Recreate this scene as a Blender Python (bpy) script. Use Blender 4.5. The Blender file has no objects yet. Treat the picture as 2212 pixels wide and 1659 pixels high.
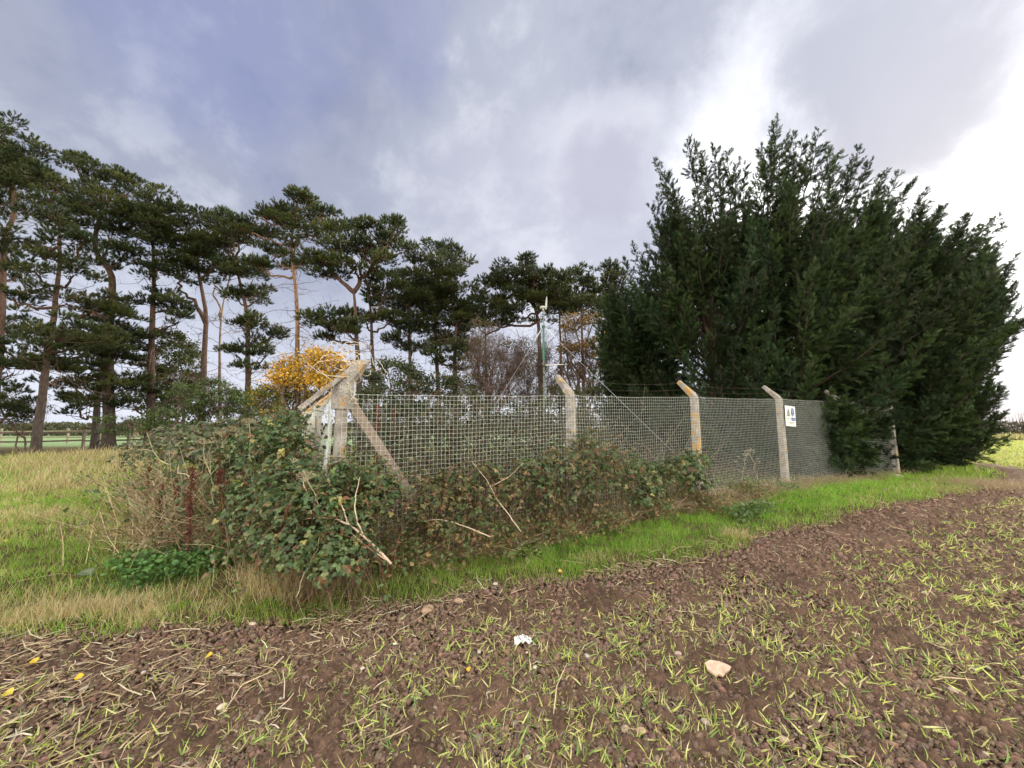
import bpy, math, random
import numpy as np

# ------------------------------------------------------------------ camera, sky, sun, exposure
SC = bpy.context.scene
COL = SC.collection
F, CX, CY = 829.5, 1106.0, 829.5          # focal length and centre for a 2212 x 1659 view
TH = math.radians(6.57)
CAMZ = 1.6
cam_d = bpy.data.cameras.new('camera'); cam = bpy.data.objects.new('camera', cam_d); COL.objects.link(cam)
cam.location = (0, 0, CAMZ); cam.rotation_euler = (math.radians(90) + TH, 0, 0)
cam_d.sensor_width = 36; cam_d.lens = F / 2212 * 36; cam_d.clip_start = .05; cam_d.clip_end = 3000
SC.camera = cam

def raydir(px, py):
    u = (px - CX) / F; v = -(py - CY) / F
    return np.array([u, math.cos(TH) - math.sin(TH) * v, math.sin(TH) + math.cos(TH) * v])

SC.view_settings.view_transform = 'Standard'; SC.view_settings.look = 'None'
SC.view_settings.exposure = 1.25; SC.view_settings.gamma = 1
SC.cycles.max_bounces = 6; SC.cycles.diffuse_bounces = 3; SC.cycles.glossy_bounces = 2
SC.cycles.transmission_bounces = 4; SC.cycles.transparent_max_bounces = 8
SC.cycles.use_adaptive_sampling = True

SUN_EL, SUN_AZ = math.radians(24), math.radians(50)     # azimuth to the right of the view direction
sun_dir = (math.sin(SUN_AZ) * math.cos(SUN_EL), math.cos(SUN_AZ) * math.cos(SUN_EL), math.sin(SUN_EL))
sd_ = bpy.data.lights.new('sun', 'SUN'); sun = bpy.data.objects.new('sun', sd_); COL.objects.link(sun)
sd_.energy = 2.0; sd_.angle = math.radians(12); sd_.color = (1, .93, .82)
sun.rotation_euler = (math.pi / 2 - SUN_EL, 0, math.pi - SUN_AZ)

class NT:
    def __init__(s, tree): s.t = tree; s.n = tree.nodes; s.l = tree.links
    def put(s, node, inp, v):
        if v is None: return
        if hasattr(v, 'links') or isinstance(v, bpy.types.NodeSocket): s.l.new(v, node.inputs[inp])
        else:
            try: node.inputs[inp].default_value = v
            except Exception:
                node.inputs[inp].default_value = tuple(v) + (1,)
    def add(s, kind, ins=None, **kw):
        n = s.n.new(kind)
        for k, v in kw.items(): setattr(n, k, v)
        for k, v in (ins or {}).items(): s.put(n, k, v)
        return n
    def math(s, op, a, b=None, c=None, clamp=False):
        n = s.n.new('ShaderNodeMath'); n.operation = op; n.use_clamp = clamp
        s.put(n, 0, a); s.put(n, 1, b); s.put(n, 2, c); return n.outputs[0]
    def vmath(s, op, a, b=None):
        n = s.n.new('ShaderNodeVectorMath'); n.operation = op
        s.put(n, 0, a)
        if b is not None: s.put(n, 1, b)
        return n.outputs['Value'] if op in ('DOT_PRODUCT', 'LENGTH') else n.outputs[0]
    def mix(s, f, a, b, mode='MIX'):
        n = s.n.new('ShaderNodeMixRGB'); n.blend_type = mode
        s.put(n, 0, f); s.put(n, 1, a); s.put(n, 2, b); return n.outputs[0]
    def noise(s, vec, scale, detail=4, rough=.55, dist=0):
        n = s.add('ShaderNodeTexNoise', {'Scale': scale, 'Detail': detail, 'Roughness': rough, 'Distortion': dist})
        if vec is not None: s.l.new(vec, n.inputs['Vector'])
        return n
    def ramp(s, f, stops, ease='EASE'):
        n = s.n.new('ShaderNodeValToRGB'); s.l.new(f, n.inputs[0]); cr = n.color_ramp; cr.interpolation = ease
        while len(cr.elements) < len(stops): cr.elements.new(.5)
        for e, (p, c) in zip(cr.elements, stops): e.position = p; e.color = tuple(c) + (1,) if len(c) == 3 else c
        return n.outputs[0]
    def smooth(s, x, a, b):
        n = s.n.new('ShaderNodeMapRange'); n.interpolation_type = 'SMOOTHSTEP'
        s.put(n, 0, x); s.put(n, 1, a); s.put(n, 2, b); return n.outputs[0]

def make_world():
    w = bpy.data.worlds.new('World'); SC.world = w; w.use_nodes = True
    T = NT(w.node_tree); T.n.clear()
    tc = T.add('ShaderNodeTexCoord').outputs['Generated']
    d = T.vmath('NORMALIZE', tc)
    sep = T.add('ShaderNodeSeparateXYZ', {0: d})
    z = T.math('MAXIMUM', sep.outputs[2], 0.0)
    inv = T.math('DIVIDE', 1.0, T.math('ADD', z, .30))
    px = T.math('MULTIPLY', sep.outputs[0], inv); py = T.math('MULTIPLY', sep.outputs[1], inv)
    # streaks lie along one wind direction
    ca, sa = math.cos(math.radians(28)), math.sin(math.radians(28))
    ax = T.math('ADD', T.math('MULTIPLY', px, ca), T.math('MULTIPLY', py, sa))
    ay = T.math('ADD', T.math('MULTIPLY', px, -sa), T.math('MULTIPLY', py, ca))
    vec = T.add('ShaderNodeCombineXYZ', {0: T.math('MULTIPLY', ax, 1.25), 1: T.math('MULTIPLY', ay, .9), 2: 3.7}).outputs[0]
    big = T.noise(vec, 1.2, 3, .45, .2).outputs[0]
    mid = T.math('ADD', T.math('MULTIPLY', T.noise(vec, 3.1, 8, .55, .25).outputs[0], .45), T.math('MULTIPLY', T.noise(d, 4.6, 9, .56, .3).outputs[0], .55))
    fine = T.noise(vec, 8.5, 6, .58, .2).outputs[0]
    n = T.math('ADD', T.math('MULTIPLY', big, .40), T.math('ADD', T.math('MULTIPLY', mid, .42), T.math('MULTIPLY', fine, .18)))
    warp = T.vmath('SUBTRACT', T.noise(d, 4.2, 9, .60, .2).outputs[1], (.5, .5, .5))
    wn = T.n.new('ShaderNodeVectorMath'); wn.operation = 'SCALE'; T.l.new(warp, wn.inputs[0]); wn.inputs['Scale'].default_value = .34
    dw = T.vmath('NORMALIZE', T.vmath('ADD', d, wn.outputs[0]))
    def blob(px_, py_, inner, outer):
        v = raydir(px_, py_); v = v / np.linalg.norm(v)
        dt = T.vmath('DOT_PRODUCT', dw, tuple(v))
        return T.smooth(dt, math.cos(math.radians(outer)), math.cos(math.radians(inner)))
    base = T.ramp(n, [(.34, (.24, .27, .38)), (.44, (.30, .33, .45)), (.51, (.36, .39, .50)), (.58, (.50, .53, .62)), (.68, (.68, .70, .78))])
    # nearer the sun the cloud thins and whitens
    v = raydir(2200, 430); v = v / np.linalg.norm(v)
    ds = T.vmath('DOT_PRODUCT', d, tuple(v))
    g1 = T.smooth(ds, math.cos(math.radians(75)), 1.0)
    base = T.mix(T.math('MULTIPLY', g1, .75), base, T.ramp(n, [(.36, (.38, .40, .50)), (.5, (.60, .62, .70)), (.60, (1.0, 1.0, 1.05))]))
    col = base
    col = T.mix(T.math('MULTIPLY', blob(1150, 520, 4, 22), .45), col, (.60, .60, .70, 1))
    col = T.mix(T.math('MULTIPLY', blob(1300, 330, 3, 11), .5), col, (.80, .80, .88, 1))
    col = T.mix(T.math('MULTIPLY', blob(450, 40, 2, 14), .45), col, (.20, .235, .50, 1))
    col = T.mix(T.math('MULTIPLY', blob(850, 30, 1, 8), .35), col, (.22, .25, .50, 1))
    hor = T.smooth(z, .42, .02)
    col = T.mix(T.math('MULTIPLY', hor, .8), col, (.80, .83, .95, 1))
    # bright openings
    col = T.mix(T.math('MULTIPLY', blob(1680, 280, 0, 13), .75), col, (1.6, 1.6, 1.62, 1))
    col = T.mix(T.math('MULTIPLY', blob(1900, 120, 0, 6), .9), col, (1.2, 1.2, 1.22, 1))
    col = T.mix(blob(2200, 520, 3, 24), col, (3.6, 3.5, 3.4, 1))
    col = T.mix(blob(2290, 250, 2, 17), col, (2.6, 2.6, 2.55, 1))
    col = T.mix(blob(1920, 450, 2, 17), col, (1.7, 1.7, 1.7, 1))
    # grey banks in front of the opening
    col = T.mix(T.math('MULTIPLY', blob(1895, 205, 0, 12), .95), col, (.33, .345, .43, 1))
    col = T.mix(T.math('MULTIPLY', blob(2060, 110, 3, 12), .7), col, (.60, .61, .69, 1))
    col = T.mix(T.math('MULTIPLY', blob(1700, 60, 5, 15), .5), col, (.50, .52, .62, 1))
    col = T.mix(T.math('MULTIPLY', T.smooth(ds, .985, 1.0), .0), col, (1, 1, 1, 1))
    col = T.mix(T.math('MULTIPLY', blob(1290, 400, 2, 8), .5), col, (.36, .36, .48, 1))
    col = T.mix(T.math('MULTIPLY', blob(2190, 790, 2, 8), .8), col, (.40, .41, .52, 1))
    col = T.mix(T.math('MULTIPLY', blob(2180, 880, 1, 5), .6), col, (.60, .61, .68, 1))
    sky = T.add('ShaderNodeTexSky', sky_type='NISHITA'); sky.sun_disc = False
    sky.sun_elevation = SUN_EL; sky.sun_rotation = SUN_AZ
    b1 = T.add('ShaderNodeBackground', {0: sky.outputs[0], 1: .05})
    away = T.smooth(T.vmath('DOT_PRODUCT', d, (0, math.cos(TH), math.sin(TH))), .50, -.15)  # mask of the unseen sky behind and overhead
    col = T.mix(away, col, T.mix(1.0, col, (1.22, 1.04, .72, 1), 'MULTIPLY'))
    b2 = T.add('ShaderNodeBackground', {0: col, 1: T.math('ADD', .51, T.math('MULTIPLY', away, 1.9))})  # unseen sky is given added brightness and warmth to lift the ground
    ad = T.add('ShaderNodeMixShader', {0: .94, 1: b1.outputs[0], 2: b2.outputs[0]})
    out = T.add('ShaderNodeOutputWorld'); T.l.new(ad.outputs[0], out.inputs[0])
make_world()

# ------------------------------------------------------------------ noise and ground height
def _h(ix, iy, seed):
    n = (ix.astype(np.int64) * 374761393 + iy.astype(np.int64) * 668265263 + seed * 974634777) & 0xffffffff
    n = ((n ^ (n >> 13)) * 1274126177) & 0xffffffff
    n = ((n ^ (n >> 16)) * 2246822519) & 0xffffffff
    return ((n ^ (n >> 15)) & 0xffffff) / float(0x1000000)
def vn(x, y, seed=0):
    x = np.asarray(x, float); y = np.asarray(y, float)
    ix = np.floor(x); iy = np.floor(y); fx = x - ix; fy = y - iy
    fx = fx * fx * (3 - 2 * fx); fy = fy * fy * (3 - 2 * fy)
    a = _h(ix, iy, seed); b = _h(ix + 1, iy, seed); c = _h(ix, iy + 1, seed); d = _h(ix + 1, iy + 1, seed)
    return (a * (1 - fx) + b * fx) * (1 - fy) + (c * (1 - fx) + d * fx) * fy
def fbm(x, y, seed=0, o=4, gain=.5):
    s = 0; a = 1; t = 0; x = np.asarray(x, float); y = np.asarray(y, float)
    for i in range(o):
        s = s + a * vn(x, y, seed + i * 7); t += a; a *= gain
        x, y = x * 1.9 + y * .5 + 3.1, y * 1.9 - x * .5 + 1.7
    return s / t
def worley(x, y, seed=0):
    ix = np.floor(x); iy = np.floor(y); f1 = np.full(np.shape(x), 9.); cid = np.zeros(np.shape(x))
    for i in (-1, 0, 1):
        for j in (-1, 0, 1):
            cx_ = ix + i + _h(ix + i, iy + j, seed); cy_ = iy + j + _h(ix + i, iy + j, seed + 5)
            d = np.hypot(x - cx_, y - cy_); m = d < f1
            f1 = np.where(m, d, f1); cid = np.where(m, _h(ix + i, iy + j, seed + 9), cid)
    return f1, cid

GC = np.array([(0, 0, 0), (-3, 2, 0), (3, 2, 0), (-1.8, 4.06, .17), (5.95, 8.7, .33), (2, 6, .24), (0, 3, .05), (5, 4, .08),
    (11, 11, .22), (15, 13, .36), (10, 7, .2), (-8, 6, .2), (-22, 17.8, .38), (-20, 21, .55), (-10, 20, .5), (0, 20, .45),
    (30, 30, .4), (60, 60, .4), (-60, 60, .4), (0, 60, .45), (0, -20, 0), (-20, 0, .1), (20, 0, .15), (-12, 12, .3), (25, 12, .3)])
def G(x, y):
    x = np.asarray(x, float); y = np.asarray(y, float)
    num = np.full(x.shape, .4 * 1e-6); den = np.full(x.shape, 1e-6)
    for cx_, cy_, cz_ in GC:
        w = 1 / ((x - cx_) ** 2 + (y - cy_) ** 2 + 5.0) ** 1.7
        num = num + w * cz_; den = den + w
    return num / den
def gpt(px, py):
    d = raydir(px, py); t = 1.4 / -d[2]
    for _ in range(12):
        z = float(G(d[0] * t, d[1] * t)); t = (z - CAMZ) / d[2]
    return np.array([d[0] * t, d[1] * t, z])
def at(px, py, Y):
    d = raydir(px, py); return np.array([0, 0, CAMZ]) + d * (Y / d[1])

# edge between the ploughed field and the grass
B_PX = [(0, 1375), (200, 1372), (420, 1350), (600, 1345), (720, 1335), (850, 1305), (1000, 1272), (1200, 1250), (1400, 1222),
        (1550, 1192), (1700, 1145), (1800, 1116), (1950, 1088), (2070, 1062), (2140, 1040), (2150, 1025), (2120, 1013), (2080, 1003)]
BW = np.array([gpt(*p)[:2] for p in B_PX])
VERGE = np.vstack([BW, [(16.2, 17), (16.5, 26), (14, 45), (10, 120), (0, 600), (-600, 600), (-600, -30), (-30, -2), (-9, 1.7)]])
def inside(poly, x, y):
    c = np.zeros(np.shape(x), bool)
    for (x1, y1), (x2, y2) in zip(poly, np.roll(poly, -1, 0)):
        m = (y1 > y) != (y2 > y)
        with np.errstate(divide='ignore', invalid='ignore'):
            c ^= m & (x < (x2 - x1) * (y - y1) / (y2 - y1 + 1e-12) + x1)
    return c
def pdist(pts, x, y, closed=False):
    d = np.full(np.shape(x), 1e9); P = np.asarray(pts, float); Q = np.roll(P, -1, 0)
    n = len(P) if closed else len(P) - 1
    for i in range(n):
        ax, ay = P[i][:2]; bx, by = Q[i][:2]; L = (bx - ax) ** 2 + (by - ay) ** 2 + 1e-12
        t = np.clip(((x - ax) * (bx - ax) + (y - ay) * (by - ay)) / L, 0, 1)
        d = np.minimum(d, np.hypot(x - ax - t * (bx - ax), y - ay - t * (by - ay)))
    return d
def sdf(x, y):                       # positive on the grass side
    x = np.asarray(x, float); y = np.asarray(y, float)
    d = pdist(VERGE, x, y, True)
    return np.where(inside(VERGE, x, y), d, -d) + (fbm(x * 1.7, y * 1.7, 3) - .5) * .45 + (fbm(x * 7, y * 7, 9) - .5) * .12

# ------------------------------------------------------------------ mesh building
class Geo:
    def __init__(s): s.v = []; s.f = []; s.c = []; s.n = 0
    def add(s, v, f, c):
        v = np.asarray(v, float).reshape(-1, 3); f = np.asarray(f, int).reshape(-1, 3)
        c = np.asarray(c, float)
        if c.ndim == 1: c = np.tile(c, (len(v), 1))
        s.v.append(v); s.f.append(f + s.n); s.c.append(c); s.n += len(v)
    def inst(s, tv, tf, pos, R, sc, col):
        """k copies of a template; R (k,3,3) columns are the axes, sc (k,) or (k,3), col (k,3)"""
        pos = np.asarray(pos, float); k = len(pos)
        if k == 0: return
        sc = np.asarray(sc, float)
        if sc.ndim == 0: sc = np.full(k, float(sc))
        tvs = tv[None] * (sc[:, None, None] if sc.ndim == 1 else sc[:, None, :])
        v = np.einsum('kij,knj->kni', R, tvs) + pos[:, None]
        f = tf[None] + (np.arange(k) * len(tv))[:, None, None]
        s.add(v.reshape(-1, 3), f.reshape(-1, 3), np.repeat(np.broadcast_to(np.asarray(col, float), (k, 3)), len(tv), 0))
    def segs(s, A, B, ra, rb, col, sides=3):
        A = np.asarray(A, float).reshape(-1, 3); B = np.asarray(B, float).reshape(-1, 3); k = len(A)
        if k == 0: return
        ra = np.broadcast_to(np.asarray(ra, float), (k,)); rb = np.broadcast_to(np.asarray(rb, float), (k,))
        R = basis(B - A, 0)
        a = np.arange(sides) * 2 * math.pi / sides
        ring = np.stack([np.cos(a), np.sin(a)], 1)
        o = ring[None, :, 0, None] * R[:, None, :, 0] + ring[None, :, 1, None] * R[:, None, :, 1]
        v = np.concatenate([A[:, None] + o * ra[:, None, None], B[:, None] + o * rb[:, None, None]], 1)
        f = []
        for i in range(sides):
            j = (i + 1) % sides; f += [(i, j, sides + j), (i, sides + j, sides + i)]
        f = np.array(f)[None] + (np.arange(k) * 2 * sides)[:, None, None]
        col = np.asarray(col, float)
        c = np.repeat(np.broadcast_to(col, (k, 3)), 2 * sides, 0)
        s.add(v.reshape(-1, 3), f.reshape(-1, 3), c)
    def tube(s, P, r, col, sides=8, wob=0, seed=0, cap=True):
        P = np.asarray(P, float); n = len(P); r = np.broadcast_to(np.asarray(r, float), (n,))
        T = np.gradient(P, axis=0); R = basis(T, 0)
        for i in range(1, n):       # keep the frames aligned
            x = R[i - 1][:, 0] - T[i] * np.dot(R[i - 1][:, 0], T[i]) / (np.dot(T[i], T[i]) + 1e-9); x /= np.linalg.norm(x) + 1e-9
            z = T[i] / (np.linalg.norm(T[i]) + 1e-9); R[i] = np.stack([x, np.cross(z, x), z], 1)
        a = np.arange(sides) * 2 * math.pi / sides
        rr = r[:, None] * (1 + wob * (np.random.default_rng(seed).random((n, sides)) - .5))
        v = P[:, None] + rr[..., None] * (np.cos(a)[None, :, None] * R[:, None, :, 0] + np.sin(a)[None, :, None] * R[:, None, :, 1])
        f = []
        for i in range(n - 1):
            for j in range(sides):
                k = (j + 1) % sides; p = i * sides
                f += [(p + j, p + k, p + sides + k), (p + j, p + sides + k, p + sides + j)]
        v = v.reshape(-1, 3)
        if cap:
            v = np.vstack([v, P[0], P[-1]]); a0 = n * sides
            for j in range(sides):
                k = (j + 1) % sides; f += [(a0, k, j), (a0 + 1, (n - 1) * sides + j, (n - 1) * sides + k)]
        c = np.asarray(col, float)
        if c.ndim == 2:
            c = np.repeat(c, sides, 0)
            if cap: c = np.vstack([c, c[0], c[-1]])
        s.add(v, f, c)
    def build(s, name, mat, parent=None, smooth=False, merge=False):
        me = bpy.data.meshes.new(name)
        v = np.concatenate(s.v); f = np.concatenate(s.f); c = np.concatenate(s.c)
        org = np.zeros(3)
        if parent is not None: org = np.array(parent.location)
        v = v - org
        me.vertices.add(len(v)); me.vertices.foreach_set('co', v.astype(np.float32).ravel())
        me.loops.add(f.size); me.loops.foreach_set('vertex_index', f.astype(np.int32).ravel())
        me.polygons.add(len(f)); me.polygons.foreach_set('loop_start', np.arange(0, f.size, 3, dtype=np.int32))
        try: me.polygons.foreach_set('loop_total', np.full(len(f), 3, np.int32))
        except Exception: pass
        me.update(calc_edges=True)
        me.polygons.foreach_set('use_smooth', np.full(len(f), smooth, bool))
        ca = me.color_attributes.new('Col', 'FLOAT_COLOR', 'POINT')
        ca.data.foreach_set('color', np.hstack([c, np.ones((len(c), 1))]).astype(np.float32).ravel())
        me.materials.append(mat); me.update()
        o = bpy.data.objects.new(name, me); COL.objects.link(o)
        if parent is not None: o.parent = parent
        return o

def basis(D, roll):
    """columns x,y,z with z along D"""
    D = np.asarray(D, float); k = len(D)
    z = D / (np.linalg.norm(D, axis=1, keepdims=True) + 1e-9)
    up = np.where(np.abs(z[:, 2:3]) > .95, np.array([[1., 0, 0]]), np.array([[0, 0, 1.]]))
    x = np.cross(up, z); x /= np.linalg.norm(x, axis=1, keepdims=True) + 1e-9
    y = np.cross(z, x)
    roll = np.broadcast_to(np.asarray(roll, float), (k,)); c, s_ = np.cos(roll)[:, None], np.sin(roll)[:, None]
    return np.stack([x * c + y * s_, y * c - x * s_, z], 2)
def rdir(rng, k): v = rng.normal(size=(k, 3)); return v / np.linalg.norm(v, axis=1, keepdims=True)
def cj(rng, base, k, j=.25):        # varied colours
    base = np.asarray(base, float); return np.clip(base * (1 + j * (rng.random((k, 1)) * 2 - 1)) * (1 + j * .35 * (rng.random((k, 3)) * 2 - 1)), 0, 1)
def cpick(rng, cols, k, w=None, j=.2):
    cols = np.asarray(cols, float); i = rng.choice(len(cols), k, p=w); return cj(rng, cols[i], k, j)
def hit(P, rng): return None

def tag(o, label=None, cat=None, group=None, kind=None):
    if label: o['label'] = label
    if cat: o['category'] = cat
    if group: o['group'] = group
    if kind: o['kind'] = kind
    return o
def thing(name, loc, label, cat, group=None):
    o = bpy.data.objects.new(name, None); COL.objects.link(o); o.location = tuple(float(a) for a in loc)
    o.empty_display_size = .1
    return tag(o, label, cat, group)
def box(g, c, ax, h, col):
    """box: centre, 3 axes rows, half sizes"""
    c = np.asarray(c, float); ax = np.asarray(ax, float); v = []
    for i in (-1, 1):
        for j in (-1, 1):
            for k in (-1, 1): v.append(c + ax[0] * h[0] * i + ax[1] * h[1] * j + ax[2] * h[2] * k)
    f = [(0, 1, 3), (0, 3, 2), (4, 6, 7), (4, 7, 5), (0, 4, 5), (0, 5, 1), (2, 3, 7), (2, 7, 6), (0, 2, 6), (0, 6, 4), (1, 5, 7), (1, 7, 3)]
    g.add(v, f, col)

# ------------------------------------------------------------------ materials
def mat_leaf(name, trans=.35, rough=.6, spec=.3, gain=1.0):
    m = bpy.data.materials.new(name); m.use_nodes = True; T = NT(m.node_tree); T.n.clear()
    a = T.add('ShaderNodeAttribute', attribute_name='Col').outputs['Color']
    tc = T.add('ShaderNodeTexCoord').outputs['Object']
    nz = T.noise(tc, 23, 3).outputs[0]
    c = T.mix(1.0, a, T.ramp(nz, [(.3, (.75, .75, .72)), (.7, (1.2, 1.2, 1.15))], 'LINEAR'), 'MULTIPLY')
    p = T.add('ShaderNodeBsdfPrincipled', {'Base Color': c, 'Roughness': rough, 'Specular IOR Level': spec})
    t = T.add('ShaderNodeBsdfTranslucent', {0: T.mix(1.0, c, (1.15, 1.2, .75, 1), 'MULTIPLY')})
    mx = T.add('ShaderNodeMixShader', {0: trans, 1: p.outputs[0], 2: t.outputs[0]})
    o = T.add('ShaderNodeOutputMaterial'); T.l.new(mx.outputs[0], o.inputs[0]); return m
def mat_rough(name, rough=.85, nscale=30, amp=(.65, 1.3), bump=.4, bscale=None, spec=.2, vor=False, stretch=(1, 1, 1), metallic=0):
    m = bpy.data.materials.new(name); m.use_nodes = True; T = NT(m.node_tree); T.n.clear()
    a = T.add('ShaderNodeAttribute', attribute_name='Col').outputs['Color']
    tc = T.add('ShaderNodeTexCoord').outputs['Object']
    mp = T.add('ShaderNodeMapping', {0: tc, 'Scale': stretch}).outputs[0]
    nz = T.noise(mp, nscale, 6, .62).outputs[0]
    c = T.mix(1.0, a, T.ramp(nz, [(.3, (amp[0],) * 3), (.7, (amp[1],) * 3)], 'LINEAR'), 'MULTIPLY')
    p = T.add('ShaderNodeBsdfPrincipled', {'Base Color': c, 'Roughness': rough, 'Specular IOR Level': spec, 'Metallic': metallic})
    hsrc = T.add('ShaderNodeTexVoronoi', {'Vector': mp, 'Scale': bscale or nscale}).outputs[0] if vor else T.noise(mp, bscale or nscale, 6, .65).outputs[0]
    b = T.add('ShaderNodeBump', {'Strength': bump, 'Distance': .02, 'Height': hsrc}); T.l.new(b.outputs[0], p.inputs['Normal'])
    o = T.add('ShaderNodeOutputMaterial'); T.l.new(p.outputs[0], o.inputs[0]); return m
def mat_concrete(name, lich=.5):
    m = bpy.data.materials.new(name); m.use_nodes = True; T = NT(m.node_tree); T.n.clear()
    tc = T.add('ShaderNodeTexCoord').outputs['Object']
    n1 = T.noise(tc, 9, 8, .65).outputs[0]; n2 = T.noise(tc, 60, 5, .7).outputs[0]; n3 = T.noise(tc, 7.0, 6, .6, .6).outputs[0]
    c = T.ramp(n1, [(.3, (.17, .16, .15)), (.5, (.31, .30, .29)), (.7, (.45, .44, .42))], 'LINEAR')
    c = T.mix(T.ramp(n2, [(.36, (1, 1, 1)), (.5, (0, 0, 0))], 'LINEAR'), c, (.16, .14, .12, 1))
    lm = T.ramp(T.math('ADD', T.math('MULTIPLY', n3, .75), T.math('MULTIPLY', n2, .25)), [(lich, (0, 0, 0)), (lich + .05, (1, 1, 1))], 'LINEAR')
    c = T.mix(T.math('MULTIPLY', lm, .85), c, (.46, .27, .06, 1))
    lw = T.ramp(T.noise(tc, 24, 4, .6).outputs[0], [(.60, (0, 0, 0)), (.66, (1, 1, 1))], 'LINEAR')
    c = T.mix(T.math('MULTIPLY', lw, .5), c, (.55, .56, .48, 1))
    p = T.add('ShaderNodeBsdfPrincipled', {'Base Color': c, 'Roughness': .9, 'Specular IOR Level': .2})
    b = T.add('ShaderNodeBump', {'Strength': .6, 'Distance': .01, 'Height': T.math('ADD', n1, T.math('MULTIPLY', n2, .5))}); T.l.new(b.outputs[0], p.inputs['Normal'])
    o = T.add('ShaderNodeOutputMaterial'); T.l.new(p.outputs[0], o.inputs[0]); return m
def mat_plain(name, col, rough=.5, metallic=0, bump=0):
    m = bpy.data.materials.new(name); m.use_nodes = True; T = NT(m.node_tree); p = T.n['Principled BSDF']
    nz = T.noise(T.add('ShaderNodeTexCoord').outputs['Object'], 40, 4).outputs[0]
    c = T.mix(1.0, tuple(col) + (1,), T.ramp(nz, [(.3, (.8,) * 3), (.7, (1.1,) * 3)], 'LINEAR'), 'MULTIPLY')
    T.l.new(c, p.inputs['Base Color']); p.inputs['Roughness'].default_value = rough; p.inputs['Metallic'].default_value = metallic
    return m
def mat_ground():
    m = bpy.data.materials.new('ground'); m.use_nodes = True; T = NT(m.node_tree); T.n.clear()
    a = T.add('ShaderNodeAttribute', attribute_name='Col').outputs['Color']
    tc = T.add('ShaderNodeTexCoord').outputs['Object']
    n1 = T.noise(tc, 2.2, 7, .65).outputs[0]; n2 = T.noise(tc, 70, 5, .7).outputs[0]; n3 = T.noise(tc, 260, 3, .6).outputs[0]
    c = T.mix(1.0, a, T.ramp(n1, [(.3, (.72, .72, .72)), (.7, (1.3, 1.27, 1.24))], 'LINEAR'), 'MULTIPLY')
    c = T.mix(1.0, c, T.ramp(n2, [(.3, (.55, .55, .56)), (.7, (1.45, 1.42, 1.40))], 'LINEAR'), 'MULTIPLY')
    p = T.add('ShaderNodeBsdfPrincipled', {'Base Color': c, 'Roughness': .95, 'Specular IOR Level': .12})
    h = T.math('ADD', T.math('MULTIPLY', n2, 1.0), T.math('MULTIPLY', n3, .35))
    b = T.add('ShaderNodeBump', {'Strength': 1.0, 'Distance': .035, 'Height': h}); T.l.new(b.outputs[0], p.inputs['Normal'])
    o = T.add('ShaderNodeOutputMaterial'); T.l.new(p.outputs[0], o.inputs[0]); return m
M = dict(
    ground=mat_ground(), soil=mat_rough('soil', .95, 60, (.6, 1.45), .7, spec=.12), needle=mat_leaf('needle', .22, .55, .35),
    conifer=mat_leaf('conifer_foliage', .15, .6, .25), leaf=mat_leaf('leaf', .3, .45, .45), grass=mat_leaf('grass', .4, .6, .3),
    straw=mat_leaf('straw', .3, .7, .2), bark=mat_rough('bark', .9, 14, (.5, 1.45), .9, 9, vor=True, stretch=(1, 1, .35)),
    twig=mat_rough('twig', .85, 30, (.7, 1.3), .3), concrete=mat_concrete('concrete', .54), lichened=mat_concrete('lichened_concrete', .50),
    wire=mat_plain('coated_wire', (.61, .67, .65), .4), barb=mat_plain('rusty_wire', (.10, .07, .055), .7, .3), zinc=mat_plain('zinc', (.55, .60, .66), .45, .4),
    rust=mat_rough('rusty_steel', .8, 25, (.6, 1.4), .3), wood=mat_rough('weathered_wood', .85, 40, (.6, 1.35), .4, stretch=(1, 1, .15)),
    stone=mat_rough('stone', .75, 30, (.75, 1.25), .4), paint=mat_rough('paint', .5, 20, (.85, 1.1), .1),
    white=mat_plain('white_plastic', (.82, .83, .84), .35))

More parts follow.
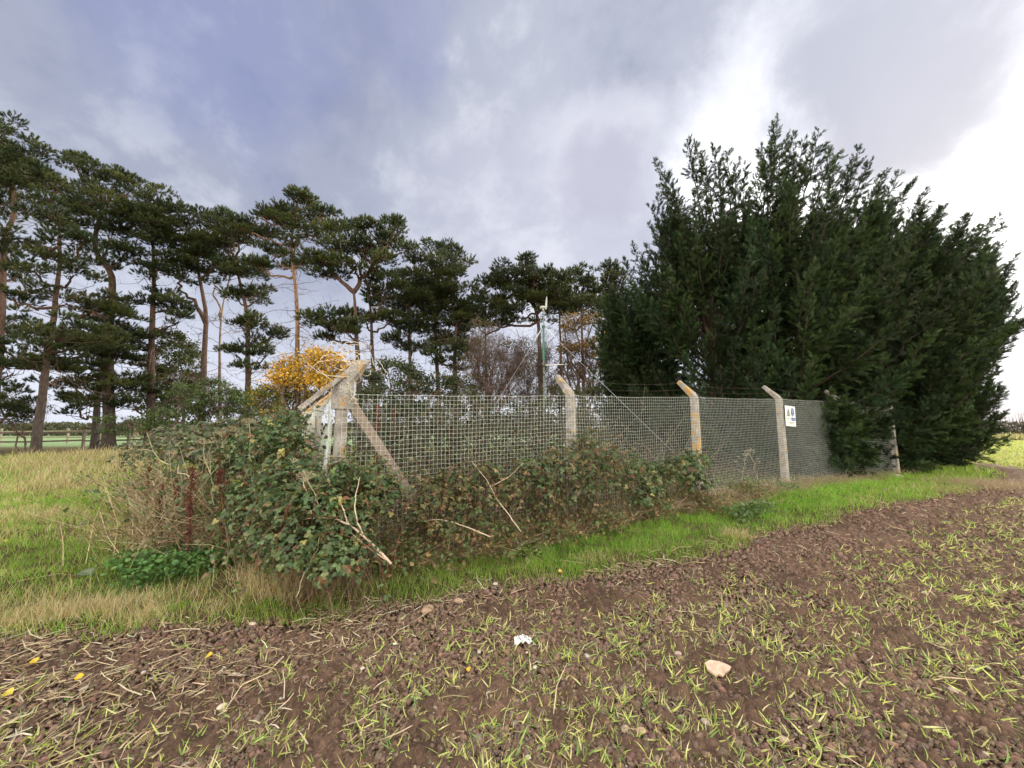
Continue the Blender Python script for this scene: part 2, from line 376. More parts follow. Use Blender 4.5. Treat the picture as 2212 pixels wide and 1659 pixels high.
# ------------------------------------------------------------------ the ground sheet
def make_ground():
    r = [.0, .5, .9]
    while r[-1] < 900:
        R = r[-1]; r.append(R + max(.013, min(R * R / 560, R * .12)) if R > 1.3 else R + .06)
    r = np.array(r)
    front = np.linspace(-math.radians(63), math.radians(63), 1050)
    back = np.linspace(math.radians(63), math.radians(297), 80)[1:-1]
    th = np.concatenate([front, back]); nt = len(th)
    RR, TT = np.meshgrid(r, th, indexing='ij')
    x = RR * np.sin(TT); y = RR * np.cos(TT)
    z = G(x, y); s = sdf(x, y)
    soil = 1 / (1 + np.exp(np.clip(s / .05, -40, 40)))
    near = np.clip(1.6 - RR / 16, 0, 1)
    f1, ci = worley(x / .055 + fbm(x * 9, y * 9, 1), y / .055 + fbm(x * 9, y * 9, 2), 4)
    f2, cj_ = worley(x / .13, y / .13, 14)
    clod = np.clip(.75 - f1, 0, 1) * (.014 + .032 * ci) + np.clip(.7 - f2, 0, 1) * np.clip(cj_ - .3, 0, 1) * .09
    clod += (fbm(x * 25, y * 25, 31, 3) - .5) * .02 + (fbm(x * 3, y * 3, 33, 3) - .5) * .08
    z = z + soil * near * clod
    z = z + (1 - soil) * near * ((fbm(x * 3, y * 3, 40, 3) - .5) * .10 + .03)
    z = z - .03 * np.exp(-((s + .1) / .15) ** 2) * near
    # colours of the ground itself
    n = fbm(x * .8, y * .8, 50)[..., None]
    csoil = np.array([.195, .130, .096]) * (.75 + .5 * n) * (.8 + .45 * ci[..., None])
    cgr = np.array([.085, .085, .035]) * (.7 + .6 * n)
    far = np.clip((RR - 14) / 25, 0, 1)[..., None]
    nf = fbm(x * .25, y * .12, 60)[..., None]
    crop = np.array([.22, .235, .09]) * (.8 + .4 * nf)
    far = far * np.clip((-s[..., None] - .5) / .6, 0, 1)
    csoil = csoil * (1 - far) + crop * far
    dry = np.clip((fbm(x * .5, y * .5, 70)[..., None] - .35) * 3, 0, 1)
    cgr = cgr * (1 - .5 * dry) + np.array([.19, .15, .08]) * .5 * dry
    pale = np.clip((y - 23 + 1.0 * (x + 20) * .02) / 4, 0, 1)[..., None]       # the field beyond the rails
    cgr = cgr * (1 - pale) + np.array([.20, .30, .15]) * pale
    k = soil[..., None]; c = csoil * k + cgr * (1 - k)
    V = np.stack([x, y, z], -1).reshape(-1, 3); C = c.reshape(-1, 3); S = s
    i = np.arange(len(r) - 1)[:, None]; j = np.arange(nt)[None]; jn = (j + 1) % nt
    a = i * nt + j; b = i * nt + jn; cc = (i + 1) * nt + jn; d = (i + 1) * nt + j
    sm = S.reshape(-1); ms = (sm[a] > 0)
    for msk, nm in ((~ms, 'field'), (ms, 'grass_verge')):
        A, B_, C_, D_ = a[msk], b[msk], cc[msk], d[msk]
        f = np.concatenate([np.stack([A, D_, C_], 1), np.stack([A, C_, B_], 1)])
        u, inv = np.unique(f, return_inverse=True); g = Geo(); g.add(V[u], inv.reshape(-1, 3), C[u])
        tag(g.build(nm, M['ground'], smooth=True), kind='structure')
make_ground()

# ------------------------------------------------------------------ templates
def ico():
    t = (1 + 5 ** .5) / 2
    v = np.array([(-1, t, 0), (1, t, 0), (-1, -t, 0), (1, -t, 0), (0, -1, t), (0, 1, t), (0, -1, -t), (0, 1, -t), (t, 0, -1), (t, 0, 1), (-t, 0, -1), (-t, 0, 1)], float)
    f = np.array([(0, 11, 5), (0, 5, 1), (0, 1, 7), (0, 7, 10), (0, 10, 11), (1, 5, 9), (5, 11, 4), (11, 10, 2), (10, 7, 6), (7, 1, 8), (3, 9, 4), (3, 4, 2), (3, 2, 6), (3, 6, 8), (3, 8, 9), (4, 9, 5), (2, 4, 11), (6, 2, 10), (8, 6, 7), (9, 8, 1)])
    return v / np.linalg.norm(v[0]), f
ICO = ico()
def subdiv(v, f):
    v = list(map(tuple, v)); cache = {}; nf = []
    def mid(a, b):
        k = (min(a, b), max(a, b))
        if k not in cache:
            m = (np.array(v[a]) + np.array(v[b])) / 2; v.append(tuple(m / np.linalg.norm(m))); cache[k] = len(v) - 1
        return cache[k]
    for a, b, c in f:
        x, y, z = mid(a, b), mid(b, c), mid(c, a); nf += [(a, x, z), (x, b, y), (z, y, c), (x, y, z)]
    return np.array(v), np.array(nf)
ICO1 = subdiv(*ICO); ICO2 = subdiv(*ICO1)
def blade(nseg=3, bend=.5, w=.05):
    """grass blade, z up, bends to +y, length 1"""
    v = []; p = np.zeros(3); a = 0
    for i in range(nseg + 1):
        ww = w * (1 - (i / nseg) ** 1.5) if i < nseg else 0
        if i < nseg: v += [p + (ww, 0, 0), p - (ww, 0, 0)]
        else: v += [p.copy()]
        a = bend * (i + 1) / nseg * 1.4; p = p + np.array([0, math.sin(a), math.cos(a)]) / nseg
    f = []
    for i in range(nseg - 1): f += [(2 * i, 2 * i + 1, 2 * i + 3), (2 * i, 2 * i + 3, 2 * i + 2)]
    f += [(2 * nseg - 2, 2 * nseg - 1, 2 * nseg)]
    return np.array(v), np.array(f)
def leaflet(L=1., W=.36, fold=.15, droop=.25, o=(0, 0, 0), ang=0, n=4):
    """ovate leaf along +y, normal +z"""
    v = [(0, 0, 0)]; f = []
    prof = [0, .75, 1.0, .72, 0][:n + 1]
    for i in range(1, n):
        t = i / n; w = W * prof[i]; zz = -droop * t * t
        v += [(-w, t * L, zz + fold * w), (0, t * L, zz), (w, t * L, zz + fold * w)]
    v.append((0, L, -droop)); e = len(v) - 1
    f += [(0, 2, 1), (0, 3, 2)]
    for i in range(n - 2):
        p = 1 + 3 * i; q = p + 3; f += [(p, p + 1, q + 1), (p, q + 1, q), (p + 1, p + 2, q + 2), (p + 1, q + 2, q + 1)]
    p = 1 + 3 * (n - 2); f += [(p, p + 1, e), (p + 1, p + 2, e)]
    v = np.array(v, float); c, s = math.cos(ang), math.sin(ang)
    return np.stack([v[:, 0] * c + v[:, 1] * s, -v[:, 0] * s + v[:, 1] * c, v[:, 2]], 1) + np.array(o), np.array(f)
def merge(parts):
    V = []; Fc = []; n = 0
    for v, f in parts: V.append(v); Fc.append(f + n); n += len(v)
    return np.concatenate(V), np.concatenate(Fc)
BLADES = [blade(3, b, .035) for b in (.15, .5, .9)]
BLADE2 = blade(2, .4, .05)
TRI = merge([leaflet(1, .36, .25, .3, (0, .15, 0), 0), leaflet(.8, .34, .25, .25, (0, .05, 0), 1.35), leaflet(.8, .34, .25, .25, (0, .05, 0), -1.35)])
LEAF = leaflet(1, .33, .2, .25)
LEAF_S = (np.array([(0, 0, 0), (-.33, .45, .08), (0, .5, 0), (.33, .45, .08), (0, 1, -.1)]), np.array([(0, 2, 1), (0, 3, 2), (1, 2, 4), (2, 3, 4)]))
def tuft_t(seed, n=30):
    rg = np.random.default_rng(seed); v = []; f = []
    for i in range(n):
        t = rg.random() * .75; a = rg.random() * 6.283; e = .45 + .5 * rg.random() - .35 * t
        L = .52 + .2 * rg.random(); d = np.array([math.cos(a) * math.sin(e), math.sin(a) * math.sin(e), math.cos(e)])
        s = np.array([-math.sin(a), math.cos(a), 0]) * .05; p = np.array([0, 0, t]); k = len(v)
        v += [p - s, p + s, p + d * L]; f.append((k, k + 1, k + 2))
    return np.array(v), np.array(f)
TUFTS = [tuft_t(i) for i in range(3)]
def spray_t(seed):
    rg = np.random.default_rng(seed); v = []; f = []
    def dart(p, d, L, w):
        n = np.array([0, 0, 1.]) + rg.normal(0, .35, 3); s = np.cross(d, n); s /= np.linalg.norm(s) + 1e-9; k = len(v)
        v.extend([p - s * w, p + s * w, p + d * L]); f.append((k, k + 1, k + 2))
    dart(np.zeros(3), np.array([0, 1., 0]), 1.0, .035)
    for i in range(11):
        t = .05 + .85 * i / 11; sg = 1 if i % 2 else -1
        a = .55 + .25 * rg.random(); L = .55 * (1 - t * .7) * (.7 + .5 * rg.random())
        d = np.array([sg * math.sin(a), math.cos(a), .35 * (rg.random() - .5)]); d /= np.linalg.norm(d)
        p = np.array([0, t, -.05 * t]); dart(p, d, L, .036)
        if i < 7: dart(p + d * L * .35, (d + np.array([-sg * .3, .8, 0])) / 1.3, L * .6, .03)
    return np.array(v, float), np.array(f)
SPRAYS = [spray_t(i) for i in range(3)]

# ------------------------------------------------------------------ field: clods, straw, stones, seedlings, grass
def scatter(rng, n, r0, r1, p, amax=72, amin=None):
    """ground points, areal density ~ r^-p, inside the view wedge"""
    rr = np.exp(np.linspace(math.log(r0), math.log(r1), 800)); pdf = rr ** (1 - p); cdf = np.concatenate([[0], np.cumsum((pdf[1:] + pdf[:-1]) / 2 * np.diff(rr))]); cdf /= cdf[-1]
    r = np.interp(rng.random(n), cdf, rr)
    a0 = -amax if amin is None else amin
    a = np.radians(a0 + (amax - a0) * rng.random(n)); return r * np.sin(a), r * np.cos(a), r

def clods():
    rng = np.random.default_rng(11); x, y, r = scatter(rng, 290000, 1.3, 14, 1.85)
    m = (sdf(x, y) < .05) & (rng.random(len(x)) < .35 + .9 * fbm(x * 2.2, y * 2.2, 77)); x, y, r = x[m], y[m], r[m]; k = len(x)
    s = np.clip(np.exp(rng.normal(-5.0, .42, k)), .0035, .024) * (1 + r / 14)
    g = Geo(); tv = ICO[0] * (1 + .13 * np.random.default_rng(3).normal(size=(12, 1)))
    z = G(x, y) + s * .25 + .010
    R = basis(rdir(rng, k), rng.random(k) * 6.28)
    sc = s[:, None] * (.8 + .4 * rng.random((k, 3)))
    g.inst(tv, ICO[1], np.stack([x, y, z], 1), R, sc, cj(rng, (.205, .142, .108), k, .32))
    tag(g.build('soil_clods', M['soil'], smooth=True), 'loose brown clods of broken soil spread over the field', 'soil', kind='stuff')
    x, y, r = scatter(rng, 900, 1.4, 9, 2.0); m = sdf(x, y) < -.05; x, y, r = x[m], y[m], r[m]; k = len(x)
    g = Geo(); s = np.clip(np.exp(rng.normal(-4.95, .4, k)), .004, .016)
    g.inst(ICO1[0] * (1 + .1 * rng.normal(size=(len(ICO1[0]), 1))), ICO1[1], np.stack([x, y, G(x, y) + .02 + s * .3], 1), basis(np.tile([0, 0, 1.], (k, 1)) + rdir(rng, k) * .3, rng.random(k) * 6.28),
           s[:, None] * np.array([1.2, .9, .6]), cpick(rng, [(.40, .33, .26), (.36, .25, .19), (.46, .42, .36), (.24, .19, .16)], k))
    tag(g.build('gravel', M['stone'], smooth=True), 'small pale pebbles lying scattered through the brown soil', 'gravel', kind='stuff')
clods()

def ribbons(g, rng, x, y, z, L, w, col, lift=.02, flat=1.0):
    """bent flat straws lying about"""
    k = len(x); a = rng.random(k) * 6.28; b = a + rng.normal(0, .5, k)
    P0 = np.stack([x, y, z + lift * rng.random(k)], 1)
    el = rng.normal(0, .22, k) * flat + .08
    d1 = np.stack([np.cos(a) * np.cos(el), np.sin(a) * np.cos(el), np.sin(el)], 1); el2 = el - .25 * rng.random(k)
    d2 = np.stack([np.cos(b) * np.cos(el2), np.sin(b) * np.cos(el2), np.sin(el2)], 1)
    P1 = P0 + d1 * (L * .5)[:, None]; P2 = P1 + d2 * (L * .5)[:, None]
    g.segs(P0, P1, w, w, col); g.segs(P1, P2, w, w * .5, col)

def straw():
    rng = np.random.default_rng(12)
    x, y, r = scatter(rng, 108000, 1.3, 16, 1.6); s = sdf(x, y)
    left = np.clip((1.0 - x) / 3, .12, 1); left = np.where(r > 6, np.maximum(left, .3), left)
    dens = .72 * np.clip((r - 1.0) / 3.0, .2, 1) * np.where(s > .1, .25, np.exp(-(-s).clip(0) / .75) * .8 * left + .05 + .20 * np.clip((-x) / 2.5, 0, 1))
    dens = dens * np.clip((fbm(x * 1.6, y * 1.6, 21) - .28) * 3.2, 0, 1.3)
    m = (rng.random(len(x)) < dens) & (s < .35); x, y, r = x[m], y[m], r[m]; k = len(x)
    g = Geo(); L = np.clip(np.exp(rng.normal(-2.5, .5, k)), .03, .3)
    ribbons(g, rng, x, y, G(x, y) + .022, L, .0013 + .0020 * rng.random(k) + r * .0002, cpick(rng, [(.58, .48, .34), (.46, .36, .25), (.34, .25, .18), (.64, .58, .46)], k))
    tag(g.build('straw_litter', M['straw'], kind='stuff') if False else g.build('straw_litter', M['straw']), 'pale dry stalks and straw strewn where soil meets grass', 'straw', kind='stuff')
straw()

def seedlings():
    rng = np.random.default_rng(13); g = Geo()
    green = [(.62, .68, .25), (.46, .58, .18), (.24, .40, .13), (.74, .70, .42)]
    x, y, r = scatter(rng, 48000, 1.25, 13, 1.0); s = -sdf(x, y)
    right = np.clip((x - 1) / 3, 0, 1)
    dens = np.clip((s - .22 - .42 * right) / .9, 0, 1) * (.62 + .38 * np.clip((fbm(x * 1.3, y * 1.3, 23) - .3) * 3, 0, 1)) * (.78 + .3 * np.clip((x + 4) / 7, 0, 1))
    # drilled rows
    row = .5 + .5 * np.cos(2 * math.pi * (x * .62 + y * .78) / .16 + 1.5 * fbm(x, y, 29)); dens *= .45 + .75 * row
    m = rng.random(len(x)) < dens; x, y, r = x[m], y[m], r[m]
    for bi, (tv, tf) in enumerate([blade(4, b, .040) for b in (.35, .8, 1.3)]):
        for rep in range(1 + (bi < 2)):
            q = rng.random(len(x)) < .75; k = q.sum(); xx, yy = x[q], y[q]
            tilt = rdir(rng, k) * .75; tilt[:, 2] = .12 + .6 * rng.random(k); tilt[:, 0] += .15
            L = (.026 + .075 * rng.random(k) ** 1.6) * (1 + r[q] * .02)
            pos = np.stack([xx + rng.normal(0, .008, k), yy + rng.normal(0, .008, k), G(xx, yy) + .012], 1)
            g.inst(tv, tf, pos, basis(tilt, rng.random(k) * 6.28), np.stack([L * (1.0 + .3 * rng.random(k)) + r[q] * .004, L, L], 1), cpick(rng, green, k, [.40, .27, .16, .17]))
    # farther plants: fewer faces
    x, y, r = scatter(rng, 230000, 11.5, 75, 1.35, 72, 8); s = -sdf(x, y)
    m = (rng.random(len(x)) < np.clip((s - .75) / .7, 0, 1) * (.5 + .5 * fbm(x * .7, y * .7, 25))); x, y, r = x[m], y[m], r[m]; k = len(x); green = [np.array(c) * (.78, .74, .8) for c in green]
    tilt = rdir(rng, k) * .6; tilt[:, 2] = .8
    L = .09 * (1 + .012 * r)
    g.inst(*BLADE2, np.stack([x, y, G(x, y)], 1), basis(tilt, rng.random(k) * 6.28), np.stack([L * (1 + r * .06), L, L], 1), cpick(rng, green, k, [.45, .3, .1, .15]))
    tag(g.build('crop_seedlings', M['grass']), 'yellow green cereal seedlings sprouting across the ploughed field', 'seedlings', kind='stuff')
seedlings()

# fence line
FA = np.array([-1.80, 4.06]); FD = np.array([.46, .275]); FD = FD / np.linalg.norm(FD); FN = np.array([FD[1], -FD[0]])   # FN points to the camera side
FK = 3.0
def fpx(px, off=0):                     # point of the fence plane (shifted off metres to the field side) in this image column
    u = (px - CX) / F / math.cos(TH); o = FA + FN * off
    t = (u * o[1] - o[0]) / (FD[0] - u * FD[1]); return o + FD * t
def fence_t(x, y): return (x - FA[0]) * FD[0] + (y - FA[1]) * FD[1]
def fence_n(x, y): return (x - FA[0]) * FN[0] + (y - FA[1]) * FN[1]

def patch(pts, x, y, soft=.3):
    P = np.array([gpt(*p)[:2] for p in pts]); d = pdist(P, x, y, True); return np.clip(np.where(inside(P, x, y), d, -d) / soft + .5, 0, 1)
def grass():
    rng = np.random.default_rng(14); g = Geo()
    G1, G2, G3, ST, BR = (.19, .40, .045), (.30, .44, .08), (.38, .40, .15), (.62, .53, .34), (.30, .22, .13)
    n = 840000; x, y, r = scatter(rng, n, 2.2, 26, 1.55, 68); s = sdf(x, y)
    dryb = np.exp(-((s - .40) / .30) ** 2) * np.clip(.25 + (-x - .6) / 2, .12, 1)      # dry fringe along the plough edge
    tallleft = patch([(0, 975), (330, 975), (330, 1020), (150, 1060), (0, 1075)], x, y, .8)
    mead = np.clip((-x - 3.0) / 2, 0, 1)
    lush = patch([(1130, 1190), (1500, 1100), (1700, 1060), (1950, 1040), (1800, 1095), (1500, 1180), (1200, 1235)], x, y, .4)
    dense = (s > -.15) * np.clip(.35 + s * 1.5, 0, 1) * (.45 + .8 * np.clip((fbm(x * 2.5, y * 2.5, 44) - .3) * 2.5, 0, 1))
    shade = np.clip((fence_n(x, y) + .1) / .2, 0, 1); inside_f = (fence_n(x, y) < 0) & (fence_t(x, y) > -1) & (fence_t(x, y) < 20)
    dense = np.where(inside_f, dense * .12, dense)
    m = rng.random(n) < dense; x, y, r, s = x[m], y[m], r[m], s[m]; dryb, tallleft, mead, lush = dryb[m], tallleft[m], mead[m], lush[m]
    k = len(x); patchn = fbm(x * 1.1, y * 1.1, 45); p2 = fbm(x * 4, y * 4, 46)
    pst = np.clip(.04 + .40 * dryb * (p2 > .54) + .28 * tallleft + mead * np.clip((patchn - .52) * 3., 0, .16) + np.clip((patchn - .58) * 2, 0, .35) - lush * .4, .02, .92)
    u = rng.random(k); isst = u < pst
    gsel = rng.random(k); c = np.where((gsel < .45 + .4 * lush)[:, None], G1, np.where((gsel < .8)[:, None], G2, G3))
    c = c * (.75 + .6 * patchn[:, None])
    c = np.where(isst[:, None], np.where((rng.random(k) < .35)[:, None], BR, ST), c); c = cj(rng, c, k, .22)
    H = (.035 + .05 * rng.random(k)) * (.6 + 1.0 * p2) * (1 + .045 * r)
    H = np.where(isst, H * (1.15 + .9 * dryb + 1.0 * tallleft), H)
    cell, _c = worley(x * 5 + 2 * patchn, y * 5, 88); H = H * np.clip(1.5 - 1.1 * cell, .35, 1.5); W = .6 + r * .085
    b = rng.integers(0, 3, k); tilt = rdir(rng, k) * np.where(isst, .45, .5)[:, None]; tilt[:, 2] = 1
    R = basis(tilt, rng.random(k) * 6.28); pos = np.stack([x, y, G(x, y) + .02 + (fbm(x * 3, y * 3, 40, 3) - .5) * .10], 1)
    near = r < 8
    for bi in range(3):
        q = near & (b == bi)
        g.inst(*BLADES[bi], pos[q], R[q], np.stack([np.full(q.sum(), .055) * W[q], H[q], H[q]], 1), c[q])
    q = ~near; g.inst(*BLADE2, pos[q], R[q], np.stack([.06 * W[q], H[q], H[q]], 1), c[q])
    tag(g.build('grass', M['grass']), 'rough green and straw coloured grass of the verge and meadow', 'grass', kind='stuff')
grass()

# ------------------------------------------------------------------ fence
def postcol(k): return (1, 1, 1)
def concrete_post(g, base, top_z, wid, arm_dir, arm_len, z0=None):
    """square tapering post with a cranked arm, as one mesh; axes follow the fence"""
    X = np.array([FD[0], FD[1], 0]); Yv = np.array([FN[0], FN[1], 0]); Z = np.array([0, 0, 1.])
    ad = np.array([arm_dir[0], arm_dir[1], 0]); ad /= np.linalg.norm(ad)
    b = np.array([base[0], base[1], (z0 if z0 is not None else float(G(*base))) - .15])
    P = [b, np.array([b[0], b[1], top_z - .03]), np.array([b[0], b[1], top_z]) + ad * .03 + Z * .02, np.array([b[0], b[1], top_z]) + ad * (arm_len * .70 + .03) + Z * (arm_len * .74)]
    W = [wid * 1.12, wid * .92, wid * .88, wid * .60]
    sec = []
    a2 = (ad + Z) / math.sqrt(2)
    for i, (p, w) in enumerate(zip(P, W)):
        if i < 2: e1, e2 = X, Yv
        else:
            side = np.cross(ad, Z); nn = np.cross(side, a2)
            e1, e2 = (side, nn) if abs(np.dot(side, X)) > .7 else (nn * (1 if np.dot(nn, X) > 0 else -1), side)
            if np.dot(e1, X) < 0: e1 = -e1
            if np.dot(e2, Yv) < 0: e2 = -e2
        h = w / 2; ch = h * .78
        ring = [(h, ch), (ch, h), (-ch, h), (-h, ch), (-h, -ch), (-ch, -h), (ch, -h), (h, -ch)]
        sec += [p + e1 * a + e2 * c for a, c in ring]
    f = []
    for i in range(3):
        for j in range(8):
            k = (j + 1) % 8; f += [(8 * i + j, 8 * i + k, 8 * i + 8 + k), (8 * i + j, 8 * i + 8 + k, 8 * i + 8 + j)]
    f += [(24, 24 + j, 25 + j) for j in range(1, 7)] + [(0, j + 1, j) for j in range(1, 7)]
    g.add(sec, f, (1, 1, 1)); return P[-1], P[1]

def ztop(t): return float(np.interp(t, [-6, 0, 3, 6, 9, 12, 15], [1.98, 1.955, 2.07, 2.17, 2.255, 2.32, 2.36]))
POST_PX = [1232, 1498, 1680, 1811, 1930]
fence = thing('mesh_fence', (FA[0], FA[1], float(G(*FA))), 'tall square mesh security fence on cranked concrete posts round the overgrown compound', 'fence')
posts = [FA + 0]
for i, px in enumerate(POST_PX[:4]): posts.append(fpx(px))
p4 = np.array([10.95, 11.15]); posts.append(p4); posts.append(p4 + np.array([2.3, 1.9]))
SIDE = -FN
side_posts = [FA + SIDE * 3.0, FA + SIDE * 6.0, FA + SIDE * 9.0]
arm_tips = []
def fence_build():
    rng = np.random.default_rng(5)
    for i, p in enumerate(posts[1:], 1):
        t = 3.0 * i; g = Geo(); tip, nk = concrete_post(g, p, ztop(t) + .03, .125, -FN, .40); arm_tips.append((tip, nk))
        o = g.build('post', M['lichened'] if i == 2 else M['concrete'], fence)
        if i == 2: tag(o, 'concrete post with orange lichen down its left face')
    stips = []
    for p in side_posts:
        g = Geo(); tip, nk = concrete_post(g, p, ztop(0) + .05, .12, FD, .38); stips.append((tip, nk)); g.build('post', M['lichened'], fence)
    # corner post: slender shaft, wide head and a thick arm leaning into the corner
    g = Geo(); X = np.array([FD[0], FD[1], 0]); Yv = np.array([FN[0], FN[1], 0]); Z = np.array([0, 0, 1.]); c = np.array([FA[0], FA[1], 0])
    zb = float(G(*FA)) - .1
    box(g, c + Z * (zb + 1.86) / 2 + Z * 0, [X, Yv, Z], (.055, .055, (1.86 - zb) / 2 + .0), (1, 1, 1))
    head = []
    rr = [(1.80, .088, .078, 0), (1.97, .098, .086, 0), (2.08, .094, .084, .015), (2.17, .09, .082, .085), (2.30, .083, .075, .175), (2.345, .066, .062, .215)]
    ad = (SIDE + FD) / np.linalg.norm(SIDE + FD); ad3 = np.array([ad[0], ad[1], 0])
    ad3 = np.array([.72, .69, 0])
    for z, hx, hy, o_ in rr:
        p = c + Z * z + ad3 * o_
        for a in range(8):
            an = a * math.pi / 4 + math.pi / 8; jr = 1 + .05 * rng.normal()
            head.append(p + X * hx * 1.15 * math.cos(an) * jr + Yv * hy * 1.15 * math.sin(an) * jr)
    f = []
    for i in range(len(rr) - 1):
        for j in range(8):
            k = (j + 1) % 8; f += [(8 * i + j, 8 * i + k, 8 * i + 8 + k), (8 * i + j, 8 * i + 8 + k, 8 * i + 8 + j)]
    n = 8 * (len(rr) - 1); f += [(n, n + j, n + j + 1) for j in range(1, 7)] + [(0, j + 1, j) for j in range(1, 7)]
    g.add(head, f, (1, 1, 1)); tag(g.build('corner_post', M['concrete'], fence), 'thick concrete corner post whose arm leans inwards')
    # struts
    g = Geo(); A = c + Z * 1.90 + X * .08 - Yv * .07; B = c + X * 1.25 - Yv * .07 + Z * (zb + .1)
    d = (B - A) / np.linalg.norm(B - A); s = Yv; n_ = np.cross(d, s)
    box(g, (A + B) / 2, [d, s, n_], (np.linalg.norm(B - A) / 2, .045, .050), (.27, .225, .19)); tag(g.build('strut', mat_rough('brown_concrete', .9, 25, (.7, 1.25), .4, spec=.15), fence), 'plain brown grey concrete strut sloping down to the right')
    g = Geo(); A = at(745, 808, 4.0); B = at(648, 882, 3.80); B = A + (B - A) * 1.02
    d = (B - A) / np.linalg.norm(B - A); s = Yv - d * np.dot(Yv, d); s /= np.linalg.norm(s); n_ = np.cross(d, s)
    box(g, (A + B) / 2, [d, s, n_], (np.linalg.norm(B - A) / 2, .028, .024), (1, 1, 1)); tag(g.build('strut', M['lichened'], fence), 'orange lichened concrete strut sloping down to the left')
    # square mesh, one panel per bay
    def panel(a, b, ta, tb, w=.0021, col=(1, 1, 1), zfn=None, name='mesh_panel', out=FN, step=.05, hb=None):
        L = np.linalg.norm(b - a); d = (b - a) / L; ox = np.array([out[0], out[1]])
        def P(s, z):
            bu = .025 * np.sin(s * 2.1 + z * 1.3) + .03 * (fbm(s * .9 + ta, z * 1.1, 61) - .5) + .068
            sag = -.012 * np.sin(np.pi * np.clip(s / L, 0, 1))
            xx = a[0] + d[0] * s + ox[0] * bu; yy = a[1] + d[1] * s + ox[1] * bu
            return np.stack([xx + 0 * z, yy + 0 * z, z + sag + .004 * np.sin(7 * s + z)], -1)
        g = Geo(); z0 = float(min(G(*a), G(*b))) - .02
        nh = int((2.0 - z0) / step)
        m = max(6, int(L / .25)); ss = np.linspace(0, L, m + 1)
        for i in range(nh + 3):
            zz = np.interp(ss, [0, L], [ta, tb]) - i * step
            if zz.min() < z0: break
            Q = P(ss, zz); g.segs(Q[:-1], Q[1:], w * (1.5 if i == 0 else 1), w * (1.5 if i == 0 else 1), (1, 1, 1))
        for s_ in np.arange(0, L, step):
            tt = ta + (tb - ta) * s_ / L; zz = np.linspace(tt + .008, z0, 8); Q = P(np.full(8, s_), zz); g.segs(Q[:-1], Q[1:], w, w, (1, 1, 1))
        return g.build(name, M['wire'], fence)
    for i in range(5):
        panel(posts[i], posts[i + 1], ztop(3. * i), ztop(3. * (i + 1)), .0012)
    sp = [FA] + side_posts
    for i in range(3): panel(sp[i], sp[i + 1], ztop(0), ztop(0), .0011, out=-FD)
    # strained wires over the arms
    g = Geo(); tips = [(np.array([FA[0] + .15, FA[1] + .15, 2.30]), np.array([FA[0], FA[1], 1.97]))] + arm_tips
    for fr in (.15, .5, .9):
        for a, b in zip(tips[:-1], tips[1:]):
            A = a[1] + (a[0] - a[1]) * fr; B = b[1] + (b[0] - b[1]) * fr; s = np.linspace(0, 1, 15)[:, None]
            Q = A + (B - A) * s; Q[:, 2] -= .05 * np.sin(np.pi * s[:, 0]); g.segs(Q[:-1], Q[1:], .0016, .0016, (1, 1, 1))
            k = int(np.linalg.norm(B - A) / .11); u = np.linspace(0, 1, k)[:, None]; C = A + (B - A) * u; C[:, 2] -= .05 * np.sin(np.pi * u[:, 0]); dd = rdir(rng, k) * .014
            g.segs(C - dd, C + dd, .0012, .0004, (1, 1, 1))
    tag(g.build('barbed_wire', M['barb'], fence), 'three rusty barbed strands along the arms')
fence_build()

def wire_tangle():
    rng = np.random.default_rng(8); g = Geo(); c = np.array([FA[0] + .04, FA[1] + .02, 2.22])
    for i in range(16):
        n = 22; ph = rng.random() * 6.28; r = .10 + .13 * rng.random(); ax = basis(rdir(rng, 1), 0)[0]; o = c + rng.normal(0, 1, 3) * (.10, .06, .08) + (-.02, -.05, .06)
        a = ph + np.linspace(0, 2.0 + 3 * rng.random(), n); rr = r * (1 + .25 * np.sin(a * 2.3 + ph))
        Q = o + np.outer(rr * np.cos(a), ax[:, 0]) + np.outer(rr * np.sin(a) * .8, ax[:, 1]) + np.cumsum(rng.normal(0, .006, (n, 3)), 0)
        Q[:, 2] = np.maximum(Q[:, 2], 1.95 - .2 * rng.random()); g.segs(Q[:-1], Q[1:], .0032, .003, cj(rng, (.58, .54, .45), n - 1, .2))
    for i in range(7):
        n = 10; p = c + (rng.normal(0, .1), -.1, -.1); Q = p + np.cumsum(rng.normal(0, .018, (n, 3)) + (rng.normal(0, .01), -.002, -.028), 0)
        g.segs(Q[:-1], Q[1:], .0028, .0026, cj(rng, (.60, .56, .46), n - 1, .2))
    tag(g.build('wire_tangle', M['twig']), 'pale bird nest tangle of old wire and dead bindweed on the corner post', 'wire tangle')
wire_tangle()

